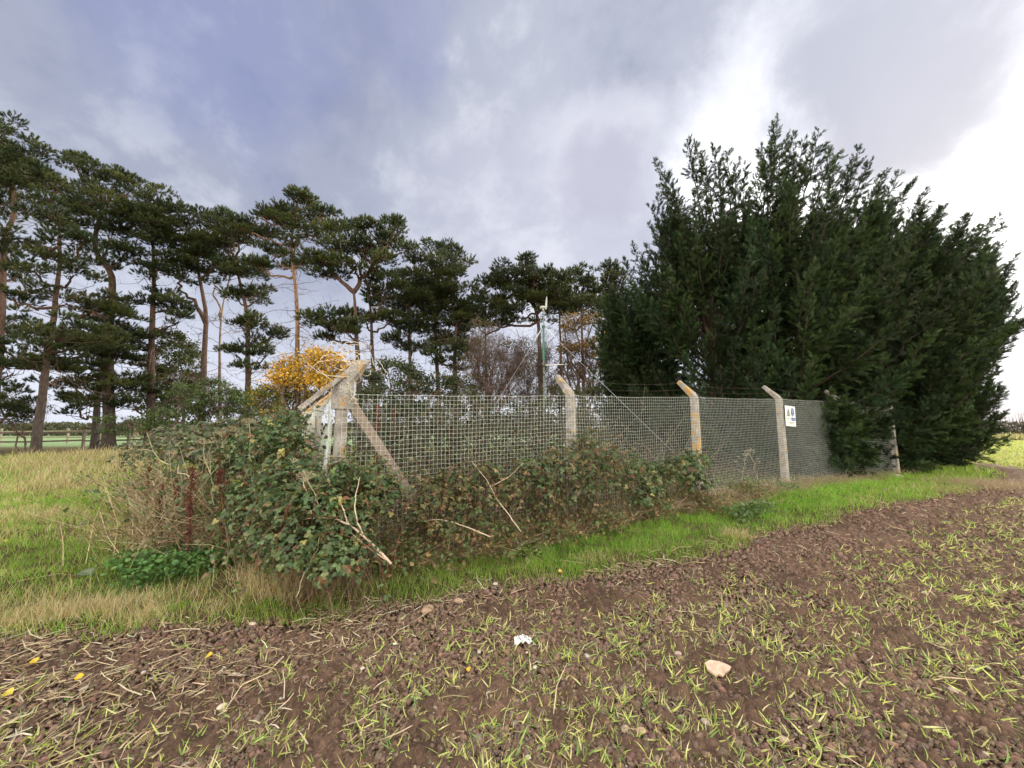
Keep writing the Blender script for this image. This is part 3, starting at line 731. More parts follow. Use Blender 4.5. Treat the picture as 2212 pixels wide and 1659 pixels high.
def sign():
    a = fpx(1691, .10); b = fpx(1712, .10)
    zt = at(1700, 877, (a[1] + b[1]) / 2)[2]; zb = at(1702, 921, (a[1] + b[1]) / 2)[2]
    c = (a + b) / 2; w = np.linalg.norm(b - a); h = zt - zb; X = np.array([FD[0], FD[1], 0]); N = np.array([FN[0], FN[1], 0]); Z = np.array([0, 0, 1.])
    tilt = -.04; Xr = X * math.cos(tilt) + Z * math.sin(tilt); Zr = Z * math.cos(tilt) - X * math.sin(tilt)
    root = thing('warning_sign', (c[0], c[1], zb), 'white notice with warning triangle and blue disc wired to the mesh beside the fourth post', 'sign')
    o0 = np.array([c[0], c[1], (zt + zb) / 2])
    g = Geo(); box(g, o0, [Xr, N, Zr], (w / 2, .003, h / 2), (.80, .81, .82)); g.build('board', M['white'], root)
    def pt(u, v, e=.0055): return o0 + Xr * (u - .5) * w + Zr * (.5 - v) * h + N * e
    def poly(name, pts, col, e=.0055, mat='paint', g=None):
        gg = g or Geo(); P = [pt(u, v, e) for u, v in pts]; cc = np.mean(P, 0); n = len(P)
        gg.add([cc] + P, [(0, 1 + i, 1 + (i + 1) % n) for i in range(n)] + [(0, 1 + (i + 1) % n, 1 + i) for i in range(n)], col)
        if g is None: return gg.build(name, M[mat], root)
    g = Geo(); poly('', [(.30, .10), (.10, .50), (.50, .50)], (.16, .17, .16), .0050, g=g); poly('', [(.30, .17), (.155, .47), (.445, .47)], (.66, .72, .66), .0065, g=g)
    poly('', [(.285, .24), (.315, .24), (.308, .38), (.292, .38)], (.03, .03, .03), .0080, g=g); poly('', [(.285, .40), (.315, .40), (.315, .43), (.285, .43)], (.03, .03, .03), .0080, g=g)
    g.build('warning_triangle', M['paint'], root)
    g = Geo(); an = np.linspace(0, 2 * math.pi, 29)[:-1]
    poly('', [(.72 + .17 * math.cos(t), .29 + .21 * math.sin(t)) for t in an], (.10, .26, .72), .0050, g=g)
    poly('', [(.72 + .10 * math.cos(t), .24 + .12 * math.sin(t)) for t in an], (.50, .62, .88), .0065, g=g)
    poly('', [(.72 + .045 * math.cos(t), .43 + .05 * math.sin(t)) for t in an], (.72, .78, .92), .0080, g=g)
    g.build('safety_disc', M['paint'], root)
    g = Geo(); poly('', [(.56, .56), (.95, .56), (.95, .72), (.56, .72)], (.05, .17, .62), .0050, g=g); poly('', [(.58, .60), (.93, .60), (.93, .685), (.58, .685)], (.35, .48, .82), .0065, g=g); g.build('blue_panel', M['paint'], root)
    g = Geo(); poly('', [(.10, .55), (.50, .55), (.50, .56), (.10, .56)], (.25, .25, .25), .005, g=g); poly('', [(.10, .72), (.50, .72), (.50, .73), (.10, .73)], (.25, .25, .25), .005, g=g)
    poly('', [(.10, .56), (.12, .56), (.12, .72), (.10, .72)], (.25, .25, .25), .005, g=g); g.build('text_frame', M['paint'], root)
    def text(s, u, v, size, name):
        cu = bpy.data.curves.new(name, 'FONT'); cu.body = s; cu.size = size; cu.align_x = 'CENTER'; cu.align_y = 'CENTER'; cu.extrude = .0005
        o = bpy.data.objects.new(name, cu); COL.objects.link(o); dg = bpy.context.evaluated_depsgraph_get(); me = bpy.data.meshes.new_from_object(o.evaluated_get(dg)); bpy.data.objects.remove(o)
        o = bpy.data.objects.new(name, me); COL.objects.link(o); me.materials.clear(); me.materials.append(M['ink']); o.parent = root
        import mathutils
        Rm = mathutils.Matrix([[Xr[0], Zr[0], N[0]], [Xr[1], Zr[1], N[1]], [Xr[2], Zr[2], N[2]]]).to_4x4(); p = pt(u, v, .0085) - np.array(root.location)
        Rm.translation = p; o.matrix_local = Rm; return o
    M['ink'] = mat_plain('ink', (.12, .12, .13), .6)
    text('Warning', .31, .64, h * .085, 'lettering'); text('NO UNAUTHORISED', .52, .815, h * .062, 'lettering'); text('ACCESS', .52, .875, h * .062, 'lettering')
sign()

# ------------------------------------------------------------------ trees
BARK_LO, BARK_HI = np.array([.058, .048, .043]), np.array([.102, .063, .048])
def branch_path(rng, A, B, n=6, sag=.1, wob=.08):
    s = np.linspace(0, 1, n)[:, None]; L = np.linalg.norm(B - A); P = A + (B - A) * s
    P[:, 2] -= sag * L * np.sin(np.pi * s[:, 0]) * 1.0
    P[1:-1] += rng.normal(0, wob * L, (n - 2, 3)) * .6
    return P
def pine(name_seed, Y, trunk, r0, blobs, label, tuft=.205, dens=1.0, tint=0, limbs=(), dead=26, group='Scots pines of the plantation', barkhi=None, depthj=1.0, leanY=0.0, bs=1.0):
    rng = np.random.default_rng(name_seed)
    T = [at(px, py, Y + leanY * (trunk[0][1] - py) / 400.) for px, py in trunk]
    base = T[0].copy(); gz = float(G(base[0], base[1]))
    if base[2] > gz:
        d = T[0] - T[1]; d = d / abs(d[2]) if abs(d[2]) > .1 else np.array([0, 0, -1.])
        base = T[0] + np.array([d[0] * .5, 0, -1]) * (T[0][2] - gz); T = [base] + T
    T[0][2] = float(G(T[0][0], T[0][1])) - .1
    T = np.array(T)
    # resample the trunk smoothly
    L = np.concatenate([[0], np.cumsum(np.linalg.norm(np.diff(T, axis=0), axis=1))]); ls = np.linspace(0, L[-1], max(14, int(L[-1] / .45)))
    P = np.stack([np.interp(ls, L, T[:, i]) for i in range(3)], 1)
    for _ in range(2): P[1:-1] = (P[:-2] + 2 * P[1:-1] + P[2:]) / 4
    P[1:, :2] += np.cumsum(rng.normal(0, .008, (len(P) - 1, 2)), 0)
    h = ls / L[-1]; rad = .78 * r0 * (1 - .72 * h) * (1 + .35 * np.exp(-ls / .5))
    hi = BARK_HI if barkhi is None else np.array(barkhi)
    colr = BARK_LO + (hi - BARK_LO) * np.clip((ls - 1.5) / 6.0, 0, 1)[:, None]
    root = thing('scots_pine', P[0] + (0, 0, .1), label, 'pine tree', group)
    g = Geo(); g.tube(P, rad, colr, 12, .12, name_seed)
    # broken stubs
    gt = Geo()
    clumps = []; lines = [P]
    for lb in limbs:                      # thick limbs given as pixel chains
        Q = np.array([P[np.argmin(np.abs(P[:, 2] - at(lb[0][0], lb[0][1], Y)[2]))]] + [at(a, b, Y + (i + 1) * rng.normal(0, .2)) for i, (a, b) in enumerate(lb[1:])])
        LL = np.linspace(0, len(Q) - 1, 9); Q = np.stack([np.interp(LL, range(len(Q)), Q[:, i]) for i in range(3)], 1); Q[1:-1] += rng.normal(0, .06, (7, 3))
        g.tube(Q, np.linspace(r0 * .5, r0 * .2, 9), np.tile(hi, (9, 1)), 8, .1, 3); lines.append(Q)
    allp = np.concatenate(lines)
    for bpx, bpy_, rx, ry in blobs:
        rx *= 1.06 * bs; ry *= 1.3 * bs; s = Y / F; dy = rng.normal(0, .55) * rx * s * depthj
        C = at(bpx, bpy_, Y + dy); RX, RZ = rx * s * 1.0, ry * s; RY = min(RX * 1.1, 2.4)
        cand = allp[(allp[:, 2] < C[2] + .3)]; cand = cand if len(cand) else allp
        A = cand[np.argmin(np.linalg.norm(cand - C - np.array([0, 0, -.6]), axis=1))]
        Q = branch_path(rng, A, C + np.array([0, 0, -RZ * .3]), 7, .12, .07)
        rr = min(r0 * .42, .03 + .012 * np.linalg.norm(C - A) + .02)
        gt.segs(Q[:-1], Q[1:], np.linspace(rr, rr * .5, 7)[:-1], np.linspace(rr, rr * .5, 7)[1:], cj(rng, hi * .8, 6, .1), 5)
        npad = max(5, int(RX * RZ * 11.0 * dens))
        u = rdir(rng, npad) * (rng.random((npad, 1)) ** .45) * (1 + .32 * rng.random((npad, 1)))
        pc = C + u * (RX, RY, RZ)
        for c in pc:
            j = rng.integers(2, 7); b = Q[j]; W = branch_path(rng, b, c, 5, .1, .10); gt.segs(W[:-1], W[1:], np.linspace(.022, .009, 5)[:-1], np.linspace(.022, .009, 5)[1:], hi * .55, 3)
            clumps.append((c, (.20 + .27 * rng.random()) * (.8 + .2 * min(RX, 1.5))))
    pos, dr, sc, cl = [], [], [], []
    for c, r in clumps:
        k = int(60 * (r / .5) ** 1.6) + 8
        d = rdir(rng, k); d[:, 2] = np.abs(d[:, 2]) * .9 - .25; d /= np.linalg.norm(d, axis=1, keepdims=True)
        p = c + d * (r * (.45 + .6 * rng.random((k, 1)))) * (1.2, 1.2, .72)
        pos.append(p); up = d + (0, 0, .75) + rng.normal(0, .25, (k, 3)); dr.append(up)
        base_c = np.array([(.052, .070, .021), (.072, .086, .023), (.040, .061, .026)][rng.integers(0, 3)]) * (1 + tint)
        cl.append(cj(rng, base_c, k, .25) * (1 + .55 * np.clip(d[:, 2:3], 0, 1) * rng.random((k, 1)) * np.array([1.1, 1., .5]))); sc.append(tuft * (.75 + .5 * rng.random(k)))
        q = rng.random(k) < .35; gt.segs(np.tile(c, (q.sum(), 1)), p[q], .007, .005, hi * .4, 3)
    pos, dr, sc, cl = map(np.concatenate, (pos, dr, sc, cl))
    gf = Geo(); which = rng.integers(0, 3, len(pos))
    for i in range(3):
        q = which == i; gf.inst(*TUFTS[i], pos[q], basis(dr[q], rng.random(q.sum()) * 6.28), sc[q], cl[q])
    # dead twiggy branches
    for i in range(dead):
        j = rng.integers(int(len(P) * .25), int(len(P) * .9)); a = rng.random() * 6.28; Lb = .8 + 1.6 * rng.random()
        p = P[j]; dv = np.array([math.cos(a), math.sin(a), .25 * rng.normal()]); n = 6; Q = [p]
        for q in range(n): dv = dv + rng.normal(0, .28, 3) + (0, 0, .03); dv /= np.linalg.norm(dv); Q.append(Q[-1] + dv * Lb / n)
        Q = np.array(Q); gt.segs(Q[:-1], Q[1:], np.linspace(.018, .006, n), np.linspace(.016, .004, n), (.16, .115, .09), 3)
        for q in range(2, n + 1):
            e = Q[q] + rdir(rng, 2) * Lb * .22; gt.segs(np.tile(Q[q], (2, 1)), e, .006, .003, (.15, .11, .09), 3)
    g.build('trunk', M['bark'], root, smooth=True); gt.build('branches', M['twig'], root); gf.build('crown', M['needle'], root)
    return root

pine(101, 19, [(-30, 990), (0, 747), (5, 617), (7, 507), (29, 469), (29, 430), (20, 340)], .27,
     [(10, 280, 40, 22), (60, 330, 65, 28), (20, 385, 50, 34), (85, 385, 55, 22), (20, 430, 60, 28), (-40, 330, 60, 50), (50, 590, 30, 14), (-10, 520, 50, 25), (15, 700, 40, 30), (20, 760, 28, 24), (30, 800, 45, 18), (0, 860, 40, 28), (20, 890, 35, 16)],
     'Scots pine cut off by the left edge of the photo, highest crown on the left')
pine(102, 17, [(74, 986), (86, 881), (97, 795), (115, 675), (127, 555), (125, 470)], .215,
     [(125, 395, 55, 22), (160, 425, 55, 28), (90, 445, 50, 26), (140, 470, 60, 26), (85, 520, 55, 18), (180, 520, 50, 22), (140, 545, 55, 18), (70, 580, 45, 14), (160, 590, 40, 14), (30, 640, 45, 16), (130, 715, 75, 22), (100, 745, 80, 26), (175, 760, 50, 28), (60, 780, 45, 30), (130, 810, 50, 20), (145, 650, 45, 14)],
     'Scots pine with the leaning bare trunk in front of the rail fence')
pine(103, 20, [(235, 967), (237, 842), (236, 723), (244, 627), (246, 584), (222, 569), (201, 536), (206, 507), (225, 440)], .34,
     [(165, 352, 22, 16), (185, 372, 30, 16), (215, 385, 35, 22), (255, 385, 30, 22), (235, 415, 55, 24), (280, 410, 28, 16), (250, 455, 70, 26), (200, 440, 40, 20), (290, 480, 45, 22), (235, 500, 50, 18), (255, 560, 40, 18), (240, 660, 60, 20), (200, 680, 40, 16), (280, 690, 40, 16), (240, 760, 60, 26), (190, 800, 40, 20), (270, 830, 50, 30), (225, 870, 35, 24), (205, 750, 50, 25)],
     'thickest Scots pine of the left group with an elbow in its upper trunk', limbs=[[(240, 700), (200, 668), (170, 690)]])
pine(104, 21, [(204, 967), (211, 842), (225, 747), (228, 680)], .22, [(225, 660, 40, 20), (190, 720, 40, 22), (160, 830, 40, 16), (190, 860, 40, 14), (170, 880, 36, 14)],
     'slim dark pine tucked just left of the thickest trunk', dead=10)
pine(105, 21, [(323, 938), (326, 795), (330, 675), (333, 603), (330, 520)], .28,
     [(330, 450, 60, 26), (300, 475, 40, 20), (365, 470, 35, 16), (330, 500, 62, 24), (375, 520, 50, 24), (305, 545, 50, 20), (340, 575, 50, 20), (380, 560, 45, 18), (365, 655, 42, 20), (385, 690, 35, 14), (300, 720, 45, 22), (345, 740, 50, 22), (290, 780, 40, 20), (365, 640, 30, 14), (330, 850, 42, 24), (355, 880, 32, 16), (290, 870, 32, 16)],
     'Scots pine with straight trunk and dense flat crown, third from the left')
pine(106, 22, [(436, 900), (441, 770), (446, 680), (436, 627), (427, 579), (420, 520)], .25,
     [(400, 475, 40, 14), (440, 470, 55, 16), (480, 478, 30, 14), (410, 510, 55, 24), (460, 515, 45, 26), (500, 500, 35, 18), (430, 550, 55, 24), (390, 560, 40, 18), (470, 560, 42, 20), (410, 600, 35, 14), (452, 596, 36, 16)],
     'Scots pine with curving trunk and wide flat top left of the yellow maple', limbs=[[(445, 700), (420, 650), (385, 625)]])
pine(107, 23, [(475, 940), (475, 842), (475, 723), (479, 680), (487, 627)], .15, [(500, 590, 20, 12)],
     'slender pale forked dead pine between two living pines', dead=34, barkhi=(.30, .23, .19), limbs=[[(479, 685), (465, 640), (462, 600)]], dens=.5)
pine(108, 21, [(532, 914), (534, 795), (532, 675), (520, 627), (505, 560)], .24,
     [(500, 490, 45, 16), (530, 500, 30, 16), (490, 530, 45, 24), (505, 575, 50, 26), (535, 570, 32, 22), (545, 620, 34, 28), (515, 640, 24, 18), (560, 640, 22, 16), (555, 690, 26, 14), (520, 700, 22, 12), (560, 735, 34, 18), (575, 765, 30, 14), (545, 790, 34, 16), (510, 760, 24, 14), (590, 720, 18, 8)],
     'Scots pine with reddish trunk just left of the yellow maple')
pine(109, 20, [(645, 940), (641, 756), (642, 682), (637, 622), (631, 563), (625, 527), (640, 440)], .20,
     [(645, 425, 22, 14), (675, 432, 28, 14), (660, 455, 42, 22), (700, 462, 22, 16), (615, 455, 18, 14), (590, 468, 14, 8), (625, 478, 40, 18), (565, 466, 24, 9), (545, 500, 30, 9), (590, 500, 36, 9), (655, 492, 45, 18), (690, 495, 40, 20), (640, 520, 26, 12), (580, 545, 24, 6), (600, 565, 26, 8), (655, 560, 24, 12), (560, 575, 18, 5)],
     'tall slender pine with a long bare trunk rising behind the yellow maple', dead=44, barkhi=(.27, .165, .115), tint=.15)
pine(110, 18.5, [(778, 940), (774, 786), (770, 730), (767, 667), (763, 631)], .25,
     [(735, 505, 42, 20), (770, 498, 38, 20), (800, 500, 34, 22), (845, 500, 28, 16), (860, 482, 10, 14), (780, 530, 55, 26), (830, 530, 50, 26), (720, 545, 42, 18), (690, 558, 32, 16), (760, 560, 55, 20), (820, 565, 45, 18), (865, 540, 30, 22), (700, 590, 32, 14), (745, 680, 42, 20), (715, 700, 36, 16), (750, 712, 36, 14), (690, 680, 30, 12), (700, 715, 30, 10)],
     'Scots pine forking into two thick limbs, seen over the corner post', tint=.1,
     limbs=[[(766, 640), (741, 613), (714, 583), (690, 555)], [(764, 640), (779, 604), (794, 589), (810, 560)]])
pine(111, 20, [(812, 940), (806, 786), (805, 696), (800, 646), (792, 604)], .19,
     [(806, 640, 24, 24), (815, 672, 22, 20), (790, 690, 22, 12), (840, 690, 22, 12), (850, 600, 30, 20), (800, 600, 26, 14), (838, 640, 26, 16)],
     'slim pine close behind the forked pine, its trunk half clothed in foliage', tint=.15)
pine(112, 23, [(949, 940), (949, 845), (943, 741), (940, 696), (945, 600)], .22,
     [(930, 548, 28, 14), (965, 560, 30, 18), (910, 565, 26, 16), (945, 585, 46, 18), (985, 585, 26, 20), (975, 615, 40, 22), (925, 620, 40, 20), (895, 610, 30, 22), (900, 650, 40, 20), (965, 655, 45, 20), (935, 640, 34, 18)],
     'Scots pine with domed crown, left of the two right hand plantation pines', tint=.1, bs=1.3)
pine(113, 22, [(985, 940), (982, 830), (982, 741), (985, 700)], .28,
     [(975, 685, 42, 24), (1000, 700, 24, 26), (950, 715, 40, 22), (985, 735, 40, 22), (1005, 670, 20, 18), (980, 775, 36, 18), (995, 790, 24, 12), (930, 760, 28, 10)],
     'stout low pine right of the domed pine with blue green lower boughs', bs=1.3)
pine(114, 22, [(888, 940), (887, 800), (885, 696), (884, 620)], .19,
     [(885, 640, 32, 24), (870, 675, 28, 16), (900, 690, 28, 18), (880, 715, 24, 16), (855, 660, 20, 14), (890, 750, 26, 12), (860, 730, 26, 10)],
     'narrow dark pine left of the domed pine', bs=1.3)
pine(115, 23, [(1172, 940), (1166, 753), (1165, 695), (1155, 660), (1150, 646), (1156, 628), (1146, 600), (1135, 570)], .24,
     [(1131, 565, 14, 14), (1145, 575, 18, 12), (1118, 590, 24, 14), (1155, 592, 28, 14), (1080, 590, 22, 10), (1100, 604, 32, 14), (1185, 598, 28, 12), (1135, 612, 40, 14), (1200, 612, 32, 14), (1075, 616, 22, 10), (1120, 640, 34, 14), (1180, 630, 36, 14), (1150, 640, 30, 12), (1060, 640, 30, 14), (1050, 655, 24, 12), (1045, 690, 28, 18), (1095, 670, 30, 16), (1190, 660, 34, 16), (1140, 680, 28, 12)],
     'Scots pine with spreading crown behind the green mast', tint=-.05, limbs=[[(1155, 662), (1130, 640), (1100, 622)], [(1160, 680), (1185, 655), (1205, 630)]], bs=1.3)
pine(116, 25, [(1262, 940), (1258, 760), (1255, 650)], .2,
     [(1262, 598, 16, 14), (1275, 610, 16, 12), (1240, 608, 20, 12), (1265, 632, 30, 14), (1235, 640, 26, 14), (1285, 640, 20, 12), (1220, 655, 24, 12), (1260, 660, 26, 10), (1295, 665, 16, 12)],
     'pine top showing above the brown leaved tree', tint=0, bs=1.3)
pine(117, 20, [(1335, 940), (1330, 800), (1326, 650)], .18,
     [(1322, 590, 12, 18), (1310, 620, 14, 14), (1335, 610, 14, 16), (1320, 650, 22, 18), (1340, 680, 20, 18), (1305, 655, 12, 8), (1325, 720, 20, 20), (1345, 760, 22, 20)],
     'pine just left of the big cypress, partly hidden by it', bs=1.3)

pine(118, 26, [(1210, 940), (1212, 760), (1208, 660)], .2,
     [(1205, 625, 40, 14), (1180, 640, 34, 14), (1235, 645, 36, 14), (1215, 665, 40, 14), (1290, 640, 26, 14), (1175, 665, 24, 12), (1300, 680, 26, 16)], 'dark pine standing between the spreading pine and the brown leaved tree', bs=1.1)
pine(119, 25, [(1050, 940), (1052, 800), (1048, 690)], .18,
     [(1045, 645, 28, 14), (1030, 665, 26, 16), (1060, 675, 30, 16), (1035, 700, 28, 16), (1080, 650, 26, 12), (1090, 690, 24, 14)], 'dark pine behind the bare hawthorn, left of the spreading pine', bs=1.1)
# broadleaf, bare and shrubby trees
def shrub(seed, Y, base_px, blobs, cols, label, name='shrub', cat='shrub', group=None, leaf=.07, nleaf=1.0, stems=6, woodcol=(.14, .10, .085), twigs=1.0, r0=.05, w=None, tmpl=LEAF_S, jag=.5, mat='leaf'):
    rng = np.random.default_rng(seed)
    b = at(base_px, 930, Y); b[2] = float(G(b[0], b[1])) - .05
    root = thing(name, b + (0, 0, .05), label, cat, group)
    gt = Geo(); gl = Geo(); s = Y / F; any_l = False
    for bx, by, rx, ry in blobs:
        C = at(bx, by, Y + rng.normal(0, .35)); R = np.array([rx * s, min(rx * s, 1.4), ry * s])
        Q = branch_path(rng, b + rng.normal(0, .12, 3) * (1, 1, 0), C, 9, -.02, .05); rr = np.linspace(r0 * .8, r0 * .3, 9); gt.segs(Q[:-1], Q[1:], rr[:-1], rr[1:], woodcol, 5)
        nb = int((6 + 9 * R[0] * R[2]) * twigs)
        for i in range(nb):
            e = C + rdir(rng, 1)[0] * R * (.6 + .5 * rng.random()); q = Q[rng.integers(4, 9)]; W = branch_path(rng, q, e, 6, .0, .09)
            gt.segs(W[:-1], W[1:], np.linspace(.016, .006, 6)[:-1], np.linspace(.016, .006, 6)[1:], woodcol, 3)
            for j in range(int(7 * twigs)):
                a = W[rng.integers(2, 6)]; dv = rdir(rng, 1)[0] * (.25 + .3 * rng.random()) + (0, 0, .08); mid_ = a + dv * .5 + rng.normal(0, .04, 3); gt.segs([a, mid_], [mid_, a + dv], .005, .003, woodcol, 3)
                e2 = mid_ + rdir(rng, 2) * .18; gt.segs(np.tile(mid_, (2, 1)), e2, .0035, .002, woodcol, 3)
        if nleaf > 0:
            k = int(R[0] * R[2] * 3200 * nleaf * (.07 / leaf) ** 1.3); 
            if k == 0: continue
            nc = max(6, int(R[0] * R[2] * 26)); cc = C + rdir(rng, nc) * R * (rng.random((nc, 1)) ** .4)
            p = cc[rng.integers(0, nc, k)] + rng.normal(0, 1, (k, 3)) * (.20, .20, .12) * jag * 1.6
            d = rdir(rng, k); d[:, 2] += .3; gl.inst(*tmpl, p, basis(d, rng.random(k) * 6.28), leaf * (.6 + .8 * rng.random(k)), cpick(rng, cols, k, w, .25)); any_l = True
    gt.build('stems', M['twig'], root)
    if any_l: gl.build('foliage', M[mat], root)
    return root

shrub(201, 15, 650, [(640, 790, 40, 18), (700, 785, 42, 22), (660, 815, 50, 22), (610, 800, 28, 16), (720, 820, 34, 24), (740, 790, 18, 14), (680, 768, 44, 12), (620, 835, 40, 18)], [(.66, .37, .03), (.74, .46, .05), (.46, .24, .03), (.22, .20, .04)],
      'golden yellow autumn maple left of the corner post', 'field_maple', 'tree', leaf=.10, nleaf=1.5, r0=.10, w=[.34, .26, .2, .2], jag=.8)
shrub(202, 15.5, 625, [(590, 840, 40, 26), (640, 860, 45, 26), (570, 860, 30, 22), (690, 860, 30, 22), (610, 885, 40, 18)], [(.12, .15, .03), (.30, .24, .04), (.08, .11, .03), (.5, .32, .04)],
      'olive green and yellow bush below the golden maple', leaf=.10, nleaf=1.0, w=[.4, .2, .25, .15])
shrub(203, 19, 480, [(480, 870, 45, 36), (420, 880, 40, 34), (520, 890, 30, 26), (450, 840, 28, 26), (500, 850, 22, 22), (560, 880, 40, 30), (340, 905, 45, 26), (400, 845, 34, 26), (260, 915, 40, 20)], [(.07, .11, .035), (.10, .14, .04), (.05, .085, .03)],
      'low green bush among the pine trunks at the left', leaf=.11, nleaf=1.1)
shrub(204, 24, 385, [(390, 760, 46, 44), (385, 830, 50, 44), (350, 800, 30, 40), (415, 800, 24, 40), (350, 870, 45, 30)], [(.075, .10, .03), (.05, .075, .025), (.11, .125, .03)],
      'dark broad tree behind the third pine', 'broadleaf_tree', 'tree', leaf=.14, nleaf=1.0, r0=.12)
shrub(205, 14, 860, [(850, 800, 44, 26), (800, 820, 34, 30), (900, 820, 46, 30), (1000, 845, 40, 26), (965, 820, 30, 22), (850, 850, 60, 24), (940, 850, 32, 16), (790, 860, 30, 20), (830, 900, 60, 34), (920, 895, 60, 30), (980, 880, 40, 22)], [(.04, .065, .022), (.03, .05, .02), (.07, .085, .025)],
      'dark evergreen bush behind the first mesh bay', leaf=.10, nleaf=1.35)
shrub(206, 15, 1030, [(1040, 720, 36, 34), (1075, 760, 40, 40), (1030, 790, 36, 34), (1100, 800, 44, 36), (1060, 840, 50, 26), (1130, 760, 24, 40)], [(.14, .09, .06), (.06, .08, .03)],
      'bare thorny hawthorn with grey brown twigs left of the green mast', 'hawthorn', 'tree', leaf=.06, nleaf=.35, twigs=2.6, r0=.08)
shrub(207, 16, 1160, [(1140, 800, 36, 44), (1170, 760, 30, 40), (1200, 820, 34, 30), (1140, 850, 40, 20)], [(.10, .08, .04), (.06, .08, .03)],
      'bare hawthorn directly behind the green mast', 'hawthorn', 'tree', leaf=.06, nleaf=.35, twigs=2.4, r0=.07)
shrub(208, 16.5, 1250, [(1240, 690, 34, 18), (1280, 700, 34, 20), (1220, 715, 26, 16), (1265, 740, 50, 24), (1225, 770, 36, 26), (1290, 780, 36, 30), (1250, 810, 50, 26), (1305, 730, 22, 30)], [(.23, .12, .05), (.30, .17, .06), (.14, .10, .045), (.09, .10, .035)],
      'brown leaved autumn tree between the green mast and the big cypress', 'autumn_tree', 'tree', leaf=.09, nleaf=.9, twigs=1.2, r0=.09, w=[.35, .2, .25, .2])
shrub(209, 15.5, 1270, [(1230, 850, 40, 18), (1290, 840, 40, 22), (1200, 865, 40, 14), (1080, 872, 60, 14), (1150, 876, 40, 12), (1040, 905, 60, 28), (1140, 905, 60, 26), (1230, 900, 50, 28), (1300, 925, 50, 30), (1380, 920, 50, 34)], [(.05, .07, .028), (.10, .10, .04)],
      'dark bushes massed behind the second mesh bay', leaf=.09, nleaf=1.1)
shrub(210, 20, 60, [(40, 870, 50, 26), (-10, 840, 40, 40), (20, 905, 40, 16)], [(.07, .09, .04), (.05, .07, .03)], 'low boughed bush at the left edge under the first pine', leaf=.09, nleaf=.9)

